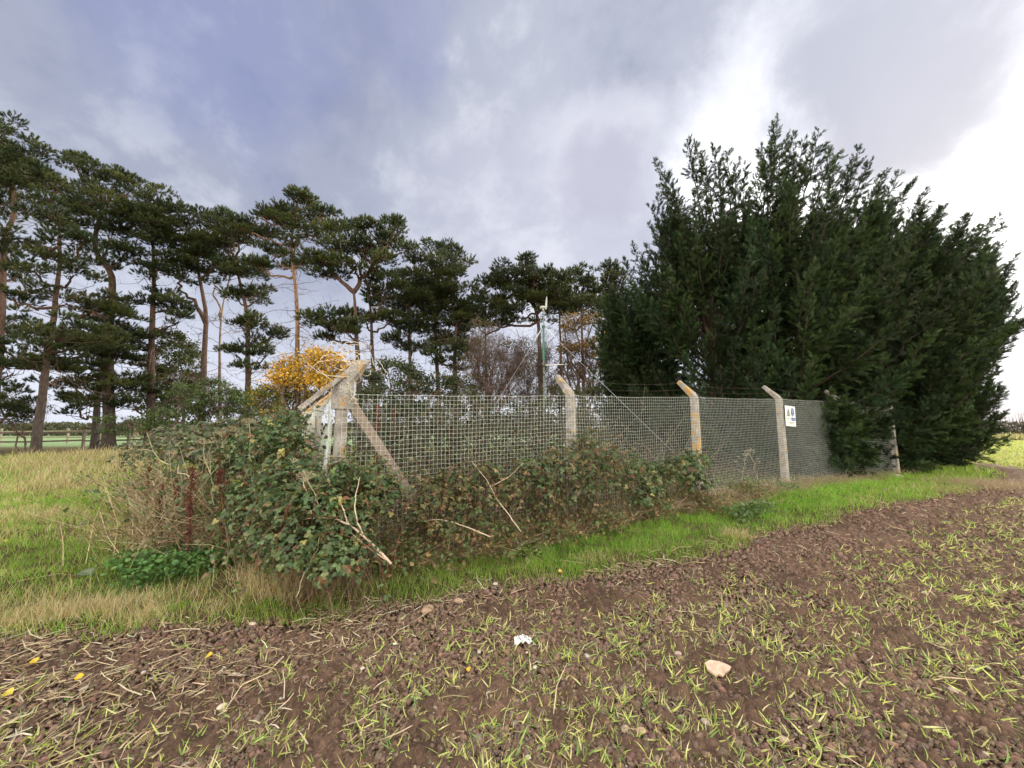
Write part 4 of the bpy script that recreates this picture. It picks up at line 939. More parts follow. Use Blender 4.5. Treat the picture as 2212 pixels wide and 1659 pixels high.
# ------------------------------------------------------------------ cypresses
def cypress(seed, base, H, R, label, lean=(.06, 0), plumes=150, tips=9, spr=.32, side=1.0, low=.04, prof=None, cj_=1.0, leaders=(), Y=12):
    rng = np.random.default_rng(seed); bz = float(G(*base)); b = np.array([base[0], base[1], bz])
    root = thing('leyland_cypress', b, label, 'conifer', 'Leyland cypresses in a row behind the fence')
    top = b + np.array([lean[0] * H, lean[1] * H, H * .93])
    n = 14; s = np.linspace(0, 1, n)[:, None]; TP = b + (top - b) * s; TP[0, 2] -= .1; TP[1:-1, :2] += rng.normal(0, .05, (n - 2, 2))
    gt = Geo(); gt.tube(TP, .17 * (1 - .9 * s[:, 0]) + .01, (.15, .10, .075), 10, .1, seed)
    gb = Geo(); pos, dr, sc, cl, nr = [], [], [], [], []
    prof = prof or [(0, .55), (.12, .85), (.35, 1.0), (.55, .92), (.75, .68), (.9, .38), (1, .12)]
    ph, pv = zip(*prof)
    wind = np.array([.30, -.05, 0]); wx = float(np.clip((base[0] - 7.6) * .16, -.45, 1.1))
    for i in range(plumes + len(leaders)):
        lead = i >= plumes
        hh = low + (1 - low) * rng.random() ** .95; az = rng.random() * 6.283
        if i < tips: hh = .88 + .2 * rng.random()
        r = R * np.interp(hh, ph, pv) * (.66 + .46 * rng.random()); h0 = max(.02, hh - .20 - .22 * rng.random())
        A = b + (top - b) * h0; out = np.array([math.cos(az), math.sin(az), 0])
        E = b + (top - b) * min(hh, 1.0) + out * r + (0, 0, H * max(0, hh - 1)) ; E = E + wind * .35 * hh + (wx * hh ** 1.5, 0, 0)
        L = np.linalg.norm(E - A)
        if L < .5: continue
        if lead:
            ld = leaders[i - plumes]; E = at(ld[0], ld[1], ld[2] if len(ld) > 2 else Y + .5 * rng.normal()); c_ = b + (top - b) * (.50 if len(ld) < 3 else max(.08, (E[2] - b[2]) / H * .9)); dv = c_ - E; dv /= np.linalg.norm(dv); A = E + dv * 2.3 - (0, 0, .5) - ((wx * 1.15 + .1 * np.sign(wx)) if len(ld) < 3 else 0, 0, 0); L = 2.4; r = .5
        if not lead and hh < .5: E = E - (0, 0, .16 * L * (1 - hh))
        # out first, then sweeping up
        m = 9; t = np.linspace(0, 1, m)[:, None]; C1 = ((A + E) / 2 + out * .12 * L + rng.normal(0, .08, 3)) if not lead else (A + E) / 2 + rng.normal(0, .12, 3)
        Q = (1 - t) ** 2 * A + 2 * t * (1 - t) * C1 + t ** 2 * (E + (0, 0, (0 if lead else .04) * L)); Q[1:] += rng.normal(0, .03, (m - 1, 3))
        gb.segs(Q[:-1], Q[1:], np.linspace(.03, .006, m)[:-1], np.linspace(.03, .006, m)[1:], (.06, .045, .035), 4)
        sh = .5 + .85 * rng.random() ** 1.3; base_c = np.array([.028, .051, .018] if rng.random() < .6 else [.021, .044, .021]) * sh * cj_
        ns = int(11 + 7 * L); u = .25 + .75 * (np.arange(ns) + rng.random(ns)) / ns; fl = rdir(rng, 1)[0] * .6
        for uu in u:
            x = uu * (m - 1); j = min(int(x), m - 2); p = Q[j] + (Q[j + 1] - Q[j]) * (x - j); ax = Q[j + 1] - Q[j]; ax = ax / np.linalg.norm(ax)
            sd = rng.normal(size=3); sd -= ax * np.dot(sd, ax); sd /= np.linalg.norm(sd)
            ang = (1 - uu) * .65 + .42 + .25 * rng.random(); d = ax * math.cos(ang) + sd * math.sin(ang) + (0, 0, .10) + wind * .25
            d /= np.linalg.norm(d); SL = (.62 * (1 - uu) + .16) * (.7 + .6 * rng.random()) * min(1, L / 1.6 + .3)
            nk = max(5, int(SL * 33)); w_ = (np.arange(nk) + rng.random(nk)) / nk
            pp = p + d * SL * w_[:, None]; pp[:, 2] -= .10 * SL * w_ ** 2
            s2 = rng.normal(size=(nk, 3)); s2 -= d * (s2 @ d)[:, None]; s2 /= np.linalg.norm(s2, axis=1, keepdims=True)
            a2 = .25 + .55 * (1 - w_) ; pos.append(pp); dr.append(d * np.cos(a2)[:, None] + s2 * np.sin(a2)[:, None] + (0, 0, .08)); sc.append(spr * .62 * (.55 + .45 * rng.random(nk)) * (1.1 - .3 * w_))
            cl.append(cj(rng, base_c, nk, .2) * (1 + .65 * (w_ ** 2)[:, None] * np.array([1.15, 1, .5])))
    pos, dr, sc, cl = map(np.concatenate, (pos, dr, sc, cl)); k = len(pos)
    # template grows along +y with its flat side to z
    Bz = basis(dr, rng.random(k) * 6.28); Rm = np.stack([Bz[:, :, 0], Bz[:, :, 2], -Bz[:, :, 1]], 2)
    gf = Geo(); w = rng.integers(0, 3, k)
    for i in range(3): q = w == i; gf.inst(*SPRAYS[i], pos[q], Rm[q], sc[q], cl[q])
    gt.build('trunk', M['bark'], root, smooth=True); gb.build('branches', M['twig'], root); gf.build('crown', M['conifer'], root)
    return root
def cpos(px, Y): p = at(px, 930, Y); return (p[0], p[1])
SH = [(0, .6), (.12, .9), (.35, 1.0), (.6, .98), (.8, .82), (.92, .6), (1, .35)]
cypress(301, cpos(1400, 14.2), 7.2, 1.7, 'smallest cypress at the left end of the row, against the brown leaved tree', lean=(-.03, 0), plumes=190, Y=14.2, prof=SH, leaders=[(1365, 527), (1345, 560), (1385, 545)])
cypress(302, cpos(1555, 12.3), 9.3, 2.5, 'broad cypress with outflung plumes towards the left, behind the third concrete post', lean=(-.03, 0), plumes=200, prof=SH,
        Y=12.3, leaders=[(1418, 348), (1482, 306), (1500, 312), (1543, 318), (1570, 322), (1405, 450), (1420, 430), (1400, 490), (1590, 350), (1440, 380), (1430, 400), (1520, 340), (1610, 360)])
cypress(303, cpos(1700, 12.0), 9.6, 2.6, 'tallest cypress of the row, its spiky top highest against the bright sky', lean=(.0, 0), plumes=200, prof=SH, tips=8, Y=12.0,
        leaders=[(1680, 256), (1672, 272), (1708, 295), (1765, 287), (1645, 318), (1735, 310), (1795, 325), (1650, 340), (1750, 330), (1690, 300), (1720, 340), (1750, 950, 10.6), (1770, 920, 10.2)])
cypress(304, cpos(1830, 12.6), 9.4, 2.5, 'cypress just right of the tallest one, with feathery twin tips', lean=(.02, 0), plumes=190, prof=SH, tips=8, Y=12.6,
        leaders=[(1815, 327), (1855, 322), (1835, 345), (1880, 350), (1775, 965, 9.9), (1800, 935, 9.8), (1830, 960, 9.9), (1820, 910, 9.9), (1850, 985, 10.0), (1870, 930, 10.1), (1790, 990, 10.0), (1840, 900, 10.0), (1800, 880, 9.6), (1815, 868, 9.6), (1790, 905, 9.6), (1825, 885, 9.7), (1775, 895, 9.8), (1810, 895, 9.6), (1798, 920, 9.6), (1815, 940, 9.6), (1815, 1000, 9.7), (1860, 960, 10.0), (1810, 975, 9.8), (1880, 985, 10.3), (1760, 940, 10.0)])
cypress(305, cpos(1935, 13.4), 9.6, 2.4, 'cypress with lightly fringed crown, third from the right end', lean=(.03, 0), plumes=180, prof=SH, Y=13.4,
        leaders=[(1912, 365), (1940, 378), (1972, 392), (1960, 400), (1900, 380), (1910, 940, 10.8), (1930, 900, 10.9), (1950, 960, 11.0), (1900, 970, 10.7), (1960, 920, 11.2), (1980, 980, 11.4)])
cypress(306, cpos(1985, 14.4), 9.2, 2.1, 'cypress second from the right end of the row', lean=(.04, 0), plumes=160, prof=SH, Y=14.6, leaders=[(2010, 440), (2030, 455), (2085, 462), (2105, 490), (1995, 420), (2020, 990, 12.6), (2050, 980, 13.0)])
cypress(307, cpos(1960, 14.2), 8.4, 2.2, 'end cypress whose windswept boughs overhang the field at the right', lean=(.10, -.02), plumes=200, prof=[(0, .75), (.1, .75), (.3, .62), (.45, .8), (.65, 1.05), (.9, .8), (1, .45)], Y=14.2,
        leaders=[(2162, 465), (2175, 482), (2198, 555), (2180, 610), (2140, 500), (2190, 585), (2120, 520), (2160, 640), (2150, 560)])

# ------------------------------------------------------------------ bramble, weeds and dead stalks
def bramble(seed, blobs, label, name='bramble_bush', cat='bramble', group=None, leaf=.043, dens=1.0, cols=None, w=None, brown=.14, canes=18, fill=1.0):
    """blobs: (x, y, z, rx, ry, rz) in metres"""
    rng = np.random.default_rng(seed); bl = np.array(blobs, float)
    c0 = bl[:, :2].mean(0); root = thing(name, (c0[0], c0[1], float(G(*c0))), label, cat, group)
    cols = cols or [(.095, .150, .062), (.065, .112, .048), (.17, .23, .10), (.34, .31, .11), (.22, .13, .07)]
    w = w or [.38, .28, .22, .05, .07]
    gl = Geo(); gs = Geo()
    for x, y, z, rx, ry, rz in bl:
        R = np.array([rx, ry, rz]); k = int(1150 * dens * (rx * rz + rx * ry + ry * rz) * (.055 / leaf) ** 1.5)
        u = rdir(rng, k); u[:, 2] = np.where(u[:, 2] < -.5, -u[:, 2], u[:, 2]); rad = 1 - .45 * rng.random((k, 1)) ** 1.6 + .12 * rng.random((k, 1))
        p = np.array([x, y, z]) + u * R * rad + rng.normal(0, .02, (k, 3)); lump = fbm(p[:, 0] * 5 + p[:, 2] * 3, p[:, 1] * 5 + p[:, 2] * 4, 90 + seed)
        q = (lump > .36) & (p[:, 2] > G(p[:, 0], p[:, 1])); p, u = p[q], u[q]; k = len(p)
        nrm = u + (0, 0, .7) + rng.normal(0, .45, (k, 3)); Rr = basis(nrm, rng.random(k) * 6.28)
        gl.inst(*TRI, p, Rr, leaf * (.55 + .75 * rng.random(k)), cpick(rng, cols, k, w, .25))
        # inner stalks and dead leaves
        kk = int(k * .30 * fill); v = rdir(rng, kk); pi = np.array([x, y, z]) + v * R * (.75 * rng.random((kk, 1)) ** .5); q = pi[:, 2] > G(pi[:, 0], pi[:, 1]); pi = pi[q]; kk = len(pi)
        gl.inst(*LEAF_S, pi, basis(rdir(rng, kk), 0), leaf * 1.1 * (.6 + .7 * rng.random(kk)), cpick(rng, [(.10, .065, .04), (.16, .10, .05), (.05, .07, .03)], kk, [.4, .25, .35]))
        kk = int(34 * (rx + ry) * fill); A = np.array([x, y, 0]) + rng.normal(0, .45, (kk, 3)) * R; A[:, 2] = G(A[:, 0], A[:, 1]); B = np.array([x, y, z]) + rdir(rng, kk) * R * .95
        Mid = (A + B) / 2 + rng.normal(0, .07, (kk, 3)); cc = cpick(rng, [(.20, .13, .09), (.13, .07, .06), (.32, .25, .17)], kk)
        gs.segs(A, Mid, .0028, .0022, cc); gs.segs(Mid, B, .0022, .0015, cc)
    for i in range(canes):
        b = bl[rng.integers(0, len(bl))]; n = 12; a = rng.random() * 6.28; dv = np.array([math.cos(a) * .5, math.sin(a) * .5, .75]); p = b[:3] + rng.normal(0, .4, 3) * b[3:]; Q = [p]
        for j in range(n): dv = dv + (rng.normal(0, .06), rng.normal(0, .06), -.13); Q.append(Q[-1] + dv / np.linalg.norm(dv) * .075)
        Q = np.array(Q); gs.segs(Q[:-1], Q[1:], .0032, .0026, (.19, .09, .07)); nl = 12
        gl.inst(*TRI, Q[1:] + rng.normal(0, .012, (n, 3)), basis(rng.normal(0, .5, (n, 3)) + (0, 0, .9), rng.random(n) * 6.28), leaf * (.5 + .5 * rng.random(n)), cpick(rng, cols, n, w))
    gs.build('stems', M['straw'], root); gl.build('leaves', M['leaf'], root); return root
def W(px, py, Y): return at(px, py, Y)
def blb(L): return [tuple(W(px, py, Y)) + (r, r * .9, rz) for px, py, Y, r, rz in L]

bramble(401, blb([(700, 1080, 3.70, .26, .24), (635, 1055, 3.85, .32, .28), (760, 1075, 3.62, .22, .20), (690, 1120, 3.45, .30, .30), (620, 1130, 3.65, .34, .34), (750, 1140, 3.5, .22, .26), (800, 1090, 3.72, .20, .22), (790, 1035, 3.85, .16, .12), (560, 1110, 4.0, .34, .36), (690, 1180, 3.35, .26, .2), (640, 1205, 3.3, .24, .16), (720, 1225, 3.2, .22, .14), (590, 1185, 3.6, .24, .18), (775, 1195, 3.35, .18, .14), (735, 1015, 3.75, .12, .08), (815, 1048, 3.85, .12, .12), (842, 1062, 3.85, .13, .13)]),
        'big glossy bramble heap swallowing the foot of the corner post', dens=1.1, canes=60)
bramble(402, blb([(612, 990, 4.7, .40, .36), (570, 990, 5.2, .5, .38), (600, 930, 5.9, .30, .22), (632, 915, 6.6, .28, .22), (628, 915, 5.2, .16, .16), (560, 1000, 5.6, .55, .40), (520, 1040, 5.0, .42, .42)]),
        'bramble bank climbing the side fence behind the corner heap', dens=.85, leaf=.05, canes=20)
bramble(403, blb([(470, 960, 7.0, .65, .45), (390, 965, 7.8, .7, .42), (540, 945, 7.5, .6, .42), (430, 1010, 6.2, .5, .4), (330, 985, 8.6, .7, .35), (500, 1010, 5.8, .45, .4), (600, 930, 7.8, .5, .4)]),
        'grey green bramble and nettle bank at the left, nearer the pines', dens=.5, leaf=.07, cols=[(.09, .12, .06), (.07, .10, .05), (.15, .16, .09), (.20, .15, .10)], w=[.35, .25, .2, .2], canes=14)
def fbl(L): # (px, py, offset to camera side, r, rz)
    out = []
    for px, py, off, r, rz in L: b = fpx(px, off); out.append(tuple(at(px, py, b[1])) + (r, r * .65, rz))
    return out
brn = dict(cols=[(.085, .13, .05), (.12, .15, .06), (.24, .19, .09), (.17, .11, .06), (.30, .24, .12)], w=[.38, .26, .13, .15, .08])
bramble(404, fbl([(930, 1080, .25, .24, .26), (985, 1060, .28, .26, .26), (1045, 1040, .25, .24, .22), (905, 1120, .3, .13, .22), (1010, 1110, .35, .28, .24), (1090, 1070, .3, .24, .26), (940, 1150, .4, .22, .16)]),
        'bramble with yellowing leaves against the first mesh bay', dens=.62, canes=44, **brn)
bramble(405, fbl([(1150, 1030, .3, .28, .30), (1210, 1010, .35, .30, .30), (1265, 1005, .35, .30, .34), (1180, 1080, .35, .3, .28), (1250, 1080, .4, .3, .28), (1310, 1040, .35, .28, .30), (1330, 1000, .3, .25, .2), (1260, 960, .25, .18, .14)]),
        'bramble mixed with ivy round the foot of the second post', dens=.72, canes=44, cols=[(.085, .14, .06), (.12, .17, .08), (.22, .17, .08), (.16, .11, .06), (.28, .22, .12)], w=[.38, .26, .12, .14, .10])
bramble(406, fbl([(1380, 1030, .35, .30, .28), (1430, 1030, .35, .28, .26), (1475, 1020, .4, .34, .26), (1500, 1050, .4, .30, .22), (1400, 1075, .45, .3, .2), (1500, 1000, .35, .30, .16)]),
        'rounded bramble bush hiding the foot of the third post', dens=.9, canes=10, leaf=.05)

def twigs_mass(seed, pts, h, r, n, label, cols, mat='straw', name='dead_stems', wid=.0022, L=(.25, .7), up=.6, kind='stuff', cat='dead stems'):
    """pts (x,y) list along which n dead stems stand"""
    rng = np.random.default_rng(seed); P = np.array(pts, float); i = rng.integers(0, len(P) - 1, n); t = rng.random((n, 1)); b = P[i] * (1 - t) + P[i + 1] * t + rng.normal(0, r, (n, 2))
    z = G(b[:, 0], b[:, 1]); Ls = L[0] + (L[1] - L[0]) * rng.random(n) ** 1.3; A = np.stack([b[:, 0], b[:, 1], z + h * rng.random(n) * .5], 1); d = rdir(rng, n); d[:, 2] = up * (.4 + rng.random(n)); d /= np.linalg.norm(d, axis=1, keepdims=True)
    B = A + d * (Ls * .5)[:, None]; d2 = d + rng.normal(0, .3, (n, 3)) - (0, 0, .25); C = B + d2 * (Ls * .5)[:, None]; c = cpick(rng, cols, n); w = wid * (.6 + .8 * rng.random(n)); g = Geo()
    g.segs(A, B, w, w * .8, c); g.segs(B, C, w * .8, w * .5, c)
    q = rng.random(n) < .4; g.segs(B[q], B[q] + rdir(rng, q.sum()) * .12, w[q] * .6, w[q] * .3, c[q])
    o = g.build(name, M[mat]); return tag(o, label, cat, kind=kind)
def ragged(seed, pts, r, n, label, name='weeds', cols=None, H=.5, leaf=.07, w=None, kind='stuff', cat='weeds', floor=0):
    rng = np.random.default_rng(seed); P = np.array(pts, float); i = rng.integers(0, len(P), n); b = P[i] + rng.normal(0, r, (n, 2)); z = G(b[:, 0], b[:, 1])
    hh = H * rng.random(n) ** .8 * (.4 + 1.1 * fbm(b[:, 0] * 1.5, b[:, 1] * 1.5, seed)); p = np.stack([b[:, 0], b[:, 1], z + floor + hh], 1); d = rdir(rng, n) * .9; d[:, 2] += .7
    g = Geo(); g.inst(*LEAF_S, p, basis(d, rng.random(n) * 6.28), leaf * (.5 + rng.random(n)), cpick(rng, cols or [(.10, .15, .06), (.07, .11, .05), (.17, .18, .09), (.25, .19, .12)], n, w, .3)); return tag(g.build(name, M['leaf']), label, cat, kind=kind)
fl = lambda a, b, o: [fpx(p, o) for p in np.linspace(a, b, 8)]
STRAWC = [(.58, .47, .33), (.36, .26, .17), (.22, .15, .10), (.68, .60, .46)]
twigs_mass(501, fl(860, 1620, .22), .28, .11, 3600, 'tangled dead stalks and dry bines along the foot of the mesh fence', STRAWC, L=(.15, .5))
ragged(505, fl(860, 1600, .3), .2, 9000, 'low mixed green and brown leaves along the foot of the fence', H=.42, leaf=.045, cols=[(.13, .19, .07), (.10, .15, .06), (.30, .22, .11), (.20, .13, .07)])
ragged(506, [gpt(560, 1180)[:2], gpt(640, 1230)[:2], gpt(700, 1250)[:2], gpt(780, 1215)[:2]], .26, 6500, 'low ivy and dead leaves under the corner bramble', H=.4, leaf=.045, cols=[(.12, .19, .07), (.09, .13, .05), (.28, .2, .1), (.15, .1, .06)])
twigs_mass(502, [gpt(560, 1180)[:2], gpt(640, 1230)[:2], gpt(700, 1240)[:2], gpt(800, 1210)[:2]], .3, .10, 700, 'brown tangled dead stalks under the bramble heap at the corner', STRAWC, L=(.15, .5))
twigs_mass(503, [W(330, 1010, 7.5)[:2], W(420, 1000, 6.8)[:2], W(500, 1010, 6.0)[:2], W(560, 1060, 4.8)[:2], W(420, 1080, 5.0)[:2], W(370, 1100, 4.9)[:2]], .3, .28, 3200, 'pale dead weed stalks standing at the left of the bramble bank', STRAWC, L=(.4, 1.15), up=1.2, wid=.0028)
ragged(507, [W(330, 1010, 7.5)[:2], W(420, 1000, 6.8)[:2], W(500, 1010, 6.0)[:2], W(560, 1060, 4.8)[:2], W(420, 1080, 5.0)[:2], W(460, 1100, 4.7)[:2]], .35, 5200, 'dull green weeds between the dead stalks at the left', H=.75, leaf=.055)
twigs_mass(504, fl(1480, 2000, .25), .05, .16, 3800, 'dry pinkish brown stalks fringing the fence under the cypresses', [(.42, .33, .24), (.30, .20, .15), (.5, .44, .34)], L=(.12, .42), wid=.003)

# the overgrown inside of the compound
inner = [fpx(px, -o)[:2] for px in np.linspace(790, 1290, 20) for o in (.9, 1.5, 2.2, 3.0, 4.0)]
ragged(511, inner, .35, 27000, 'dense grey green nettles and weeds filling the compound behind the mesh', H=1.75, leaf=.055, cols=[(.060, .078, .038), (.035, .042, .025), (.11, .11, .065), (.085, .055, .035)], w=[.3, .3, .2, .2])
inner2 = [fpx(px, -o)[:2] for px in np.linspace(800, 1480, 24) for o in (.5, 1.0, 2.0)]
twigs_mass(512, inner2, .6, .3, 1900, 'thin pale dead stalks standing inside the mesh fence', [(.36, .30, .22), (.14, .10, .075), (.46, .42, .33), (.10, .045, .04), (.09, .07, .05)], L=(.5, 1.7), up=2.2, name='dead_stems')
ragged(513, [fpx(px, -o)[:2] for px in np.linspace(1450, 1990, 20) for o in (.8, 1.6)], .3, 5200, 'low dark weeds under the cypress row inside the fence', H=.5, cols=[(.06, .08, .035), (.14, .09, .06), (.09, .06, .04)], leaf=.06)

def umbel(seed, base, tip, label, umb=True, r=.006, col=(.55, .49, .37)):
    rng = np.random.default_rng(seed); A, B = np.array(base), np.array(tip); root = thing('hogweed_stalk', A, label, 'dead hogweed', 'dead hogweed stalks by the fence'); g = Geo(); P = branch_path(rng, A, B, 10, -.02, .03)
    g.tube(P, np.linspace(r, r * .45, 10), col, 6); gu = Geo()
    for j in (5, 7):
        for q in range(2):
            d = rdir(rng, 1)[0] * .16 + (0, 0, .14); g.segs([P[j]], [P[j] + d], r * .45, r * .25, col)
            if umb: e = rdir(rng, 9) * .05; e[:, 2] = abs(e[:, 2]) * .6 + .015; gv = Geo(); gv.segs(np.tile(P[j] + d, (9, 1)), P[j] + d + e, .0012, .0018, col); gv.build('umbel', M['straw'], root)
    if umb:
        e = rdir(rng, 18) * .09; e[:, 2] = abs(e[:, 2]) * .5 + .02; gu.segs(np.tile(P[-1], (18, 1)), P[-1] + e, .0014, .001, col)
        for q in e: f_ = rdir(rng, 6) * .016; gu.segs(np.tile(P[-1] + q, (6, 1)), P[-1] + q + f_, .001, .002, np.array(col) * .8)
    g.build('stalk', M['straw'], root)
    if umb: gu.build('umbel', M['straw'], root)
def dock(seed, bp, tp, Y, label, fat=1.0):
    rng = np.random.default_rng(seed); A = at(*bp, Y); A[2] = float(G(A[0], A[1])); B = at(*tp, Y); root = thing('dock_stalk', A, label, 'dock', 'dead dock stalks at the left of the bramble'); g = Geo(); P = branch_path(rng, A, B, 9, 0, .02)
    g.tube(P, np.linspace(.007, .003, 9) * fat, (.10, .035, .028), 6); gs = Geo(); L = np.linalg.norm(B - A)
    for i in range(26):
        u = .30 + .7 * rng.random(); p = A + (B - A) * u; d = rdir(rng, 1)[0] * .05; d[2] = .06 + .05 * rng.random(); e = p + d * (1.6 - u) * fat; g.segs([p], [e], .002, .0012, (.12, .04, .03)); k = 26
        t = rng.random((k, 1)); gs.inst(ICO[0], ICO[1], p + (e - p) * t + rng.normal(0, .007, (k, 3)) * fat, basis(rdir(rng, k), 0), .0055 * (.6 + .8 * rng.random(k)), cpick(rng, [(.11, .035, .028), (.16, .055, .035), (.07, .025, .02)], k))
    g.build('stalk', M['twig'], root); gs.build('seed_heads', M['twig'], root)
dock(601, (405, 1190), (417, 1020), 4.15, 'thickest dark red dock stalk, front of the left weed clump', 1.5)
dock(602, (483, 1150), (474, 985), 4.5, 'tall dark red dock stalk just right of the thickest one', 1.15)
dock(603, (349, 1130), (346, 1050), 4.6, 'short dark red dock stalk, leftmost in the weed clump', .9)
dock(604, (380, 1145), (384, 1040), 4.6, 'slim dark red dock between the leftmost and the thickest dock', .8)
dock(605, (547, 1145), (551, 1080), 4.2, 'short dock stalk half sunk in the bramble heap, rightmost of the docks', .9)
dock(606, (318, 1060), (322, 1010), 6.6, 'small far dock behind the left weed clump', .9)
def stalk_px(seed, a, b, Ya, Yb, label, umb=True, r=.006): umbel(seed, at(*a, Ya), at(*b, Yb), label, umb, r)
stalk_px(611, (467, 1130), (441, 960), 4.6, 4.7, 'pale upright hogweed stalk between the two tall docks')
stalk_px(612, (492, 1088), (478, 940), 5.0, 5.1, 'pale hogweed stalk with flat head beside the taller dock')
stalk_px(613, (545, 1080), (538, 915), 4.6, 5.0, 'tall pale stalk leaning over the bramble, highest against the pines')
stalk_px(614, (560, 1040), (510, 935), 4.8, 5.2, 'pale stalk leaning left above the bramble bank')
stalk_px(615, (420, 1037), (298, 972), 4.9, 5.6, 'long bleached stalk slanting to the left over the weeds', False, .008)
stalk_px(616, (395, 1105), (314, 1035), 4.6, 5.0, 'thin bleached stalk crossing low over the left weed clump', False, .005)
stalk_px(617, (400, 1100), (318, 1073), 4.5, 4.7, 'thin stalk lying nearly flat among the docks', False, .004)
stalk_px(618, (366, 1155), (352, 1070), 4.5, 4.6, 'short pale stalk between the leftmost docks', False, .005)
stalk_px(619, (688, 1090), (664, 1036), 3.3, 3.3, 'dead hogweed head poking out of the corner bramble', True, .004)
stalk_px(620, (640, 1290), (690, 1160), 3.1, 3.2, 'dry stalk slanting out of the tall straw tuft', False, .004)
stalk_px(621, (1480, 1120), (1455, 1060), 6.6, 6.6, 'dry hogweed between the second and third posts', True, .005)
stalk_px(622, (1640, 1045), (1620, 975), 9.6, 9.7, 'dead hogweed inside the mesh left of the fourth post', True, .007)
stalk_px(623, (1600, 1045), (1612, 985), 9.3, 9.4, 'forked dead hogweed a little left of the previous bay post', True, .007)

def dead_branch(seed, chains, Y, label, r=.011, col=(.62, .50, .40)):
    rng = np.random.default_rng(seed); A = at(*chains[0][0], Y); root = thing('fallen_branch', A, label, 'branch', None)
    for i, ch in enumerate(chains):
        P = np.array([at(a, b, Y + .03 * j) for j, (a, b) in enumerate(ch)]); LL = np.linspace(0, len(P) - 1, 14); P = np.stack([np.interp(LL, range(len(P)), P[:, k]) for k in range(3)], 1)
        for _ in range(2): P[1:-1] = (P[:-2] + 2 * P[1:-1] + P[2:]) / 4
        P[1:-1] += rng.normal(0, .0022, (12, 3)); g = Geo(); rr = r * (1 if i == 0 else .6); g.tube(P, np.linspace(rr, rr * .35, 14), col, 7, .15, i); g.build('limb', M['twig'], root, smooth=True)
dead_branch(701, [[(845, 1218), (800, 1170), (760, 1135), (720, 1120), (675, 1092), (662, 1062), (655, 1040)], [(840, 1212), (790, 1180), (755, 1150), (745, 1140)], [(755, 1133), (725, 1120), (690, 1118), (655, 1122)], [(752, 1130), (740, 1095), (728, 1070)], [(790, 1165), (765, 1110), (770, 1060), (778, 1030)]], 3.32,
            'bleached forked branch leaning out of the corner bramble onto the grass')
dead_branch(702, [[(1125, 1148), (1098, 1110), (1071, 1077), (1056, 1041), (1020, 998)], [(1062, 1050), (1100, 1030), (1130, 1000)]], 4.35, 'thin pale curved branch against the first mesh bay', .007)
dead_branch(703, [[(1060, 1160), (1000, 1135), (950, 1120), (900, 1128)]], 4.05, 'pale straight stick lying low in front of the first mesh bay', .006)

# straw tufts, nettles and dock leaves
def tussock(seed, px, py, r, h, n, label, cols=((.55, .46, .28), (.42, .33, .19), (.62, .55, .38)), spread=.5):
    rng = np.random.default_rng(seed); b = gpt(px, py); g = Geo(); x = b[0] + rng.normal(0, r, n); y = b[1] + rng.normal(0, r * .6, n)
    t = rdir(rng, n) * spread; t[:, 2] = 1; L = h * (.45 + .6 * rng.random(n)); bi = rng.integers(0, 3, n)
    for i in range(3): q = bi == i; g.inst(*BLADES[i], np.stack([x, y, G(x, y)], 1)[q], basis(t[q], rng.random(q.sum()) * 6.28), np.stack([np.full(q.sum(), .075), L[q], L[q]], 1), cpick(rng, cols, q.sum()))
    return tag(g.build('grass_tussock', M['straw']), label, 'grass tuft', 'dry grass tufts along the verge')
tussock(801, 620, 1290, .16, .42, 1500, 'tallest straw coloured grass tuft, below the corner bramble')
tussock(802, 560, 1255, .14, .30, 700, 'straw tuft just left of the tallest one, half flattened', spread=1.0)
tussock(803, 60, 1345, .16, .17, 900, 'dry grass tuft at the left edge beside the ploughed soil')
tussock(804, 160, 1335, .16, .17, 900, 'dry pale tuft second from the left along the plough edge')
tussock(805, 240, 1325, .18, .18, 1100, 'broad bleached tuft below the green leaf patch')
tussock(806, 330, 1340, .12, .15, 500, 'small bleached tuft right of the broad one')
tussock(807, 462, 1325, .10, .14, 450, 'stubbly bleached tuft left of the tallest straw tuft')
tussock(808, 100, 1125, .25, .3, 350, 'thin pale tuft out in the left meadow')
tussock(809, 1590, 1165, .10, .2, 260, 'dry tuft at the plough edge below the third post')
tussock(810, 1290, 1210, .12, .13, 350, 'low yellow tuft at the plough edge below the second post')
tussock(811, 2110, 1050, .55, .28, 2600, 'wide hazy pinkish brown patch of dead grass where the verge turns', cols=((.42, .32, .24), (.34, .25, .19), (.5, .42, .33)), spread=.9)
tussock(812, 2010, 1062, .4, .2, 900, 'brown dry grass left of the pinkish patch', cols=((.42, .34, .22), (.36, .27, .18)), spread=.8)
def leafpatch(seed, pxs, n, label, leaf=.06, H=.14, cols=((.10, .24, .06), (.07, .17, .05), (.16, .28, .08)), name='nettle_patch', cat='nettles', r=.14, tri=LEAF):
    rng = np.random.default_rng(seed); P = np.array([gpt(*p)[:2] for p in pxs]); i = rng.integers(0, len(P), n); b = P[i] + rng.normal(0, r, (n, 2)); z = G(b[:, 0], b[:, 1]) + H * rng.random(n) + .03; d = rng.normal(0, .5, (n, 3)); d[:, 2] += 1.1
    g = Geo(); g.inst(*tri, np.stack([b[:, 0], b[:, 1], z], 1), basis(d, rng.random(n) * 6.28), leaf * (.5 + rng.random(n)), cpick(rng, cols, n)); g.segs(np.stack([b[:, 0], b[:, 1], G(b[:, 0], b[:, 1])], 1), np.stack([b[:, 0], b[:, 1], z], 1), .002, .0015, (.10, .17, .05))
    return tag(g.build(name, M['leaf']), label, cat)
leafpatch(821, [(300, 1240), (360, 1225), (420, 1215), (470, 1225), (400, 1250), (330, 1262), (500, 1200), (530, 1180)], 2600, 'bright green nettle and dock leaf patch below the dead docks', leaf=.045, H=.2)
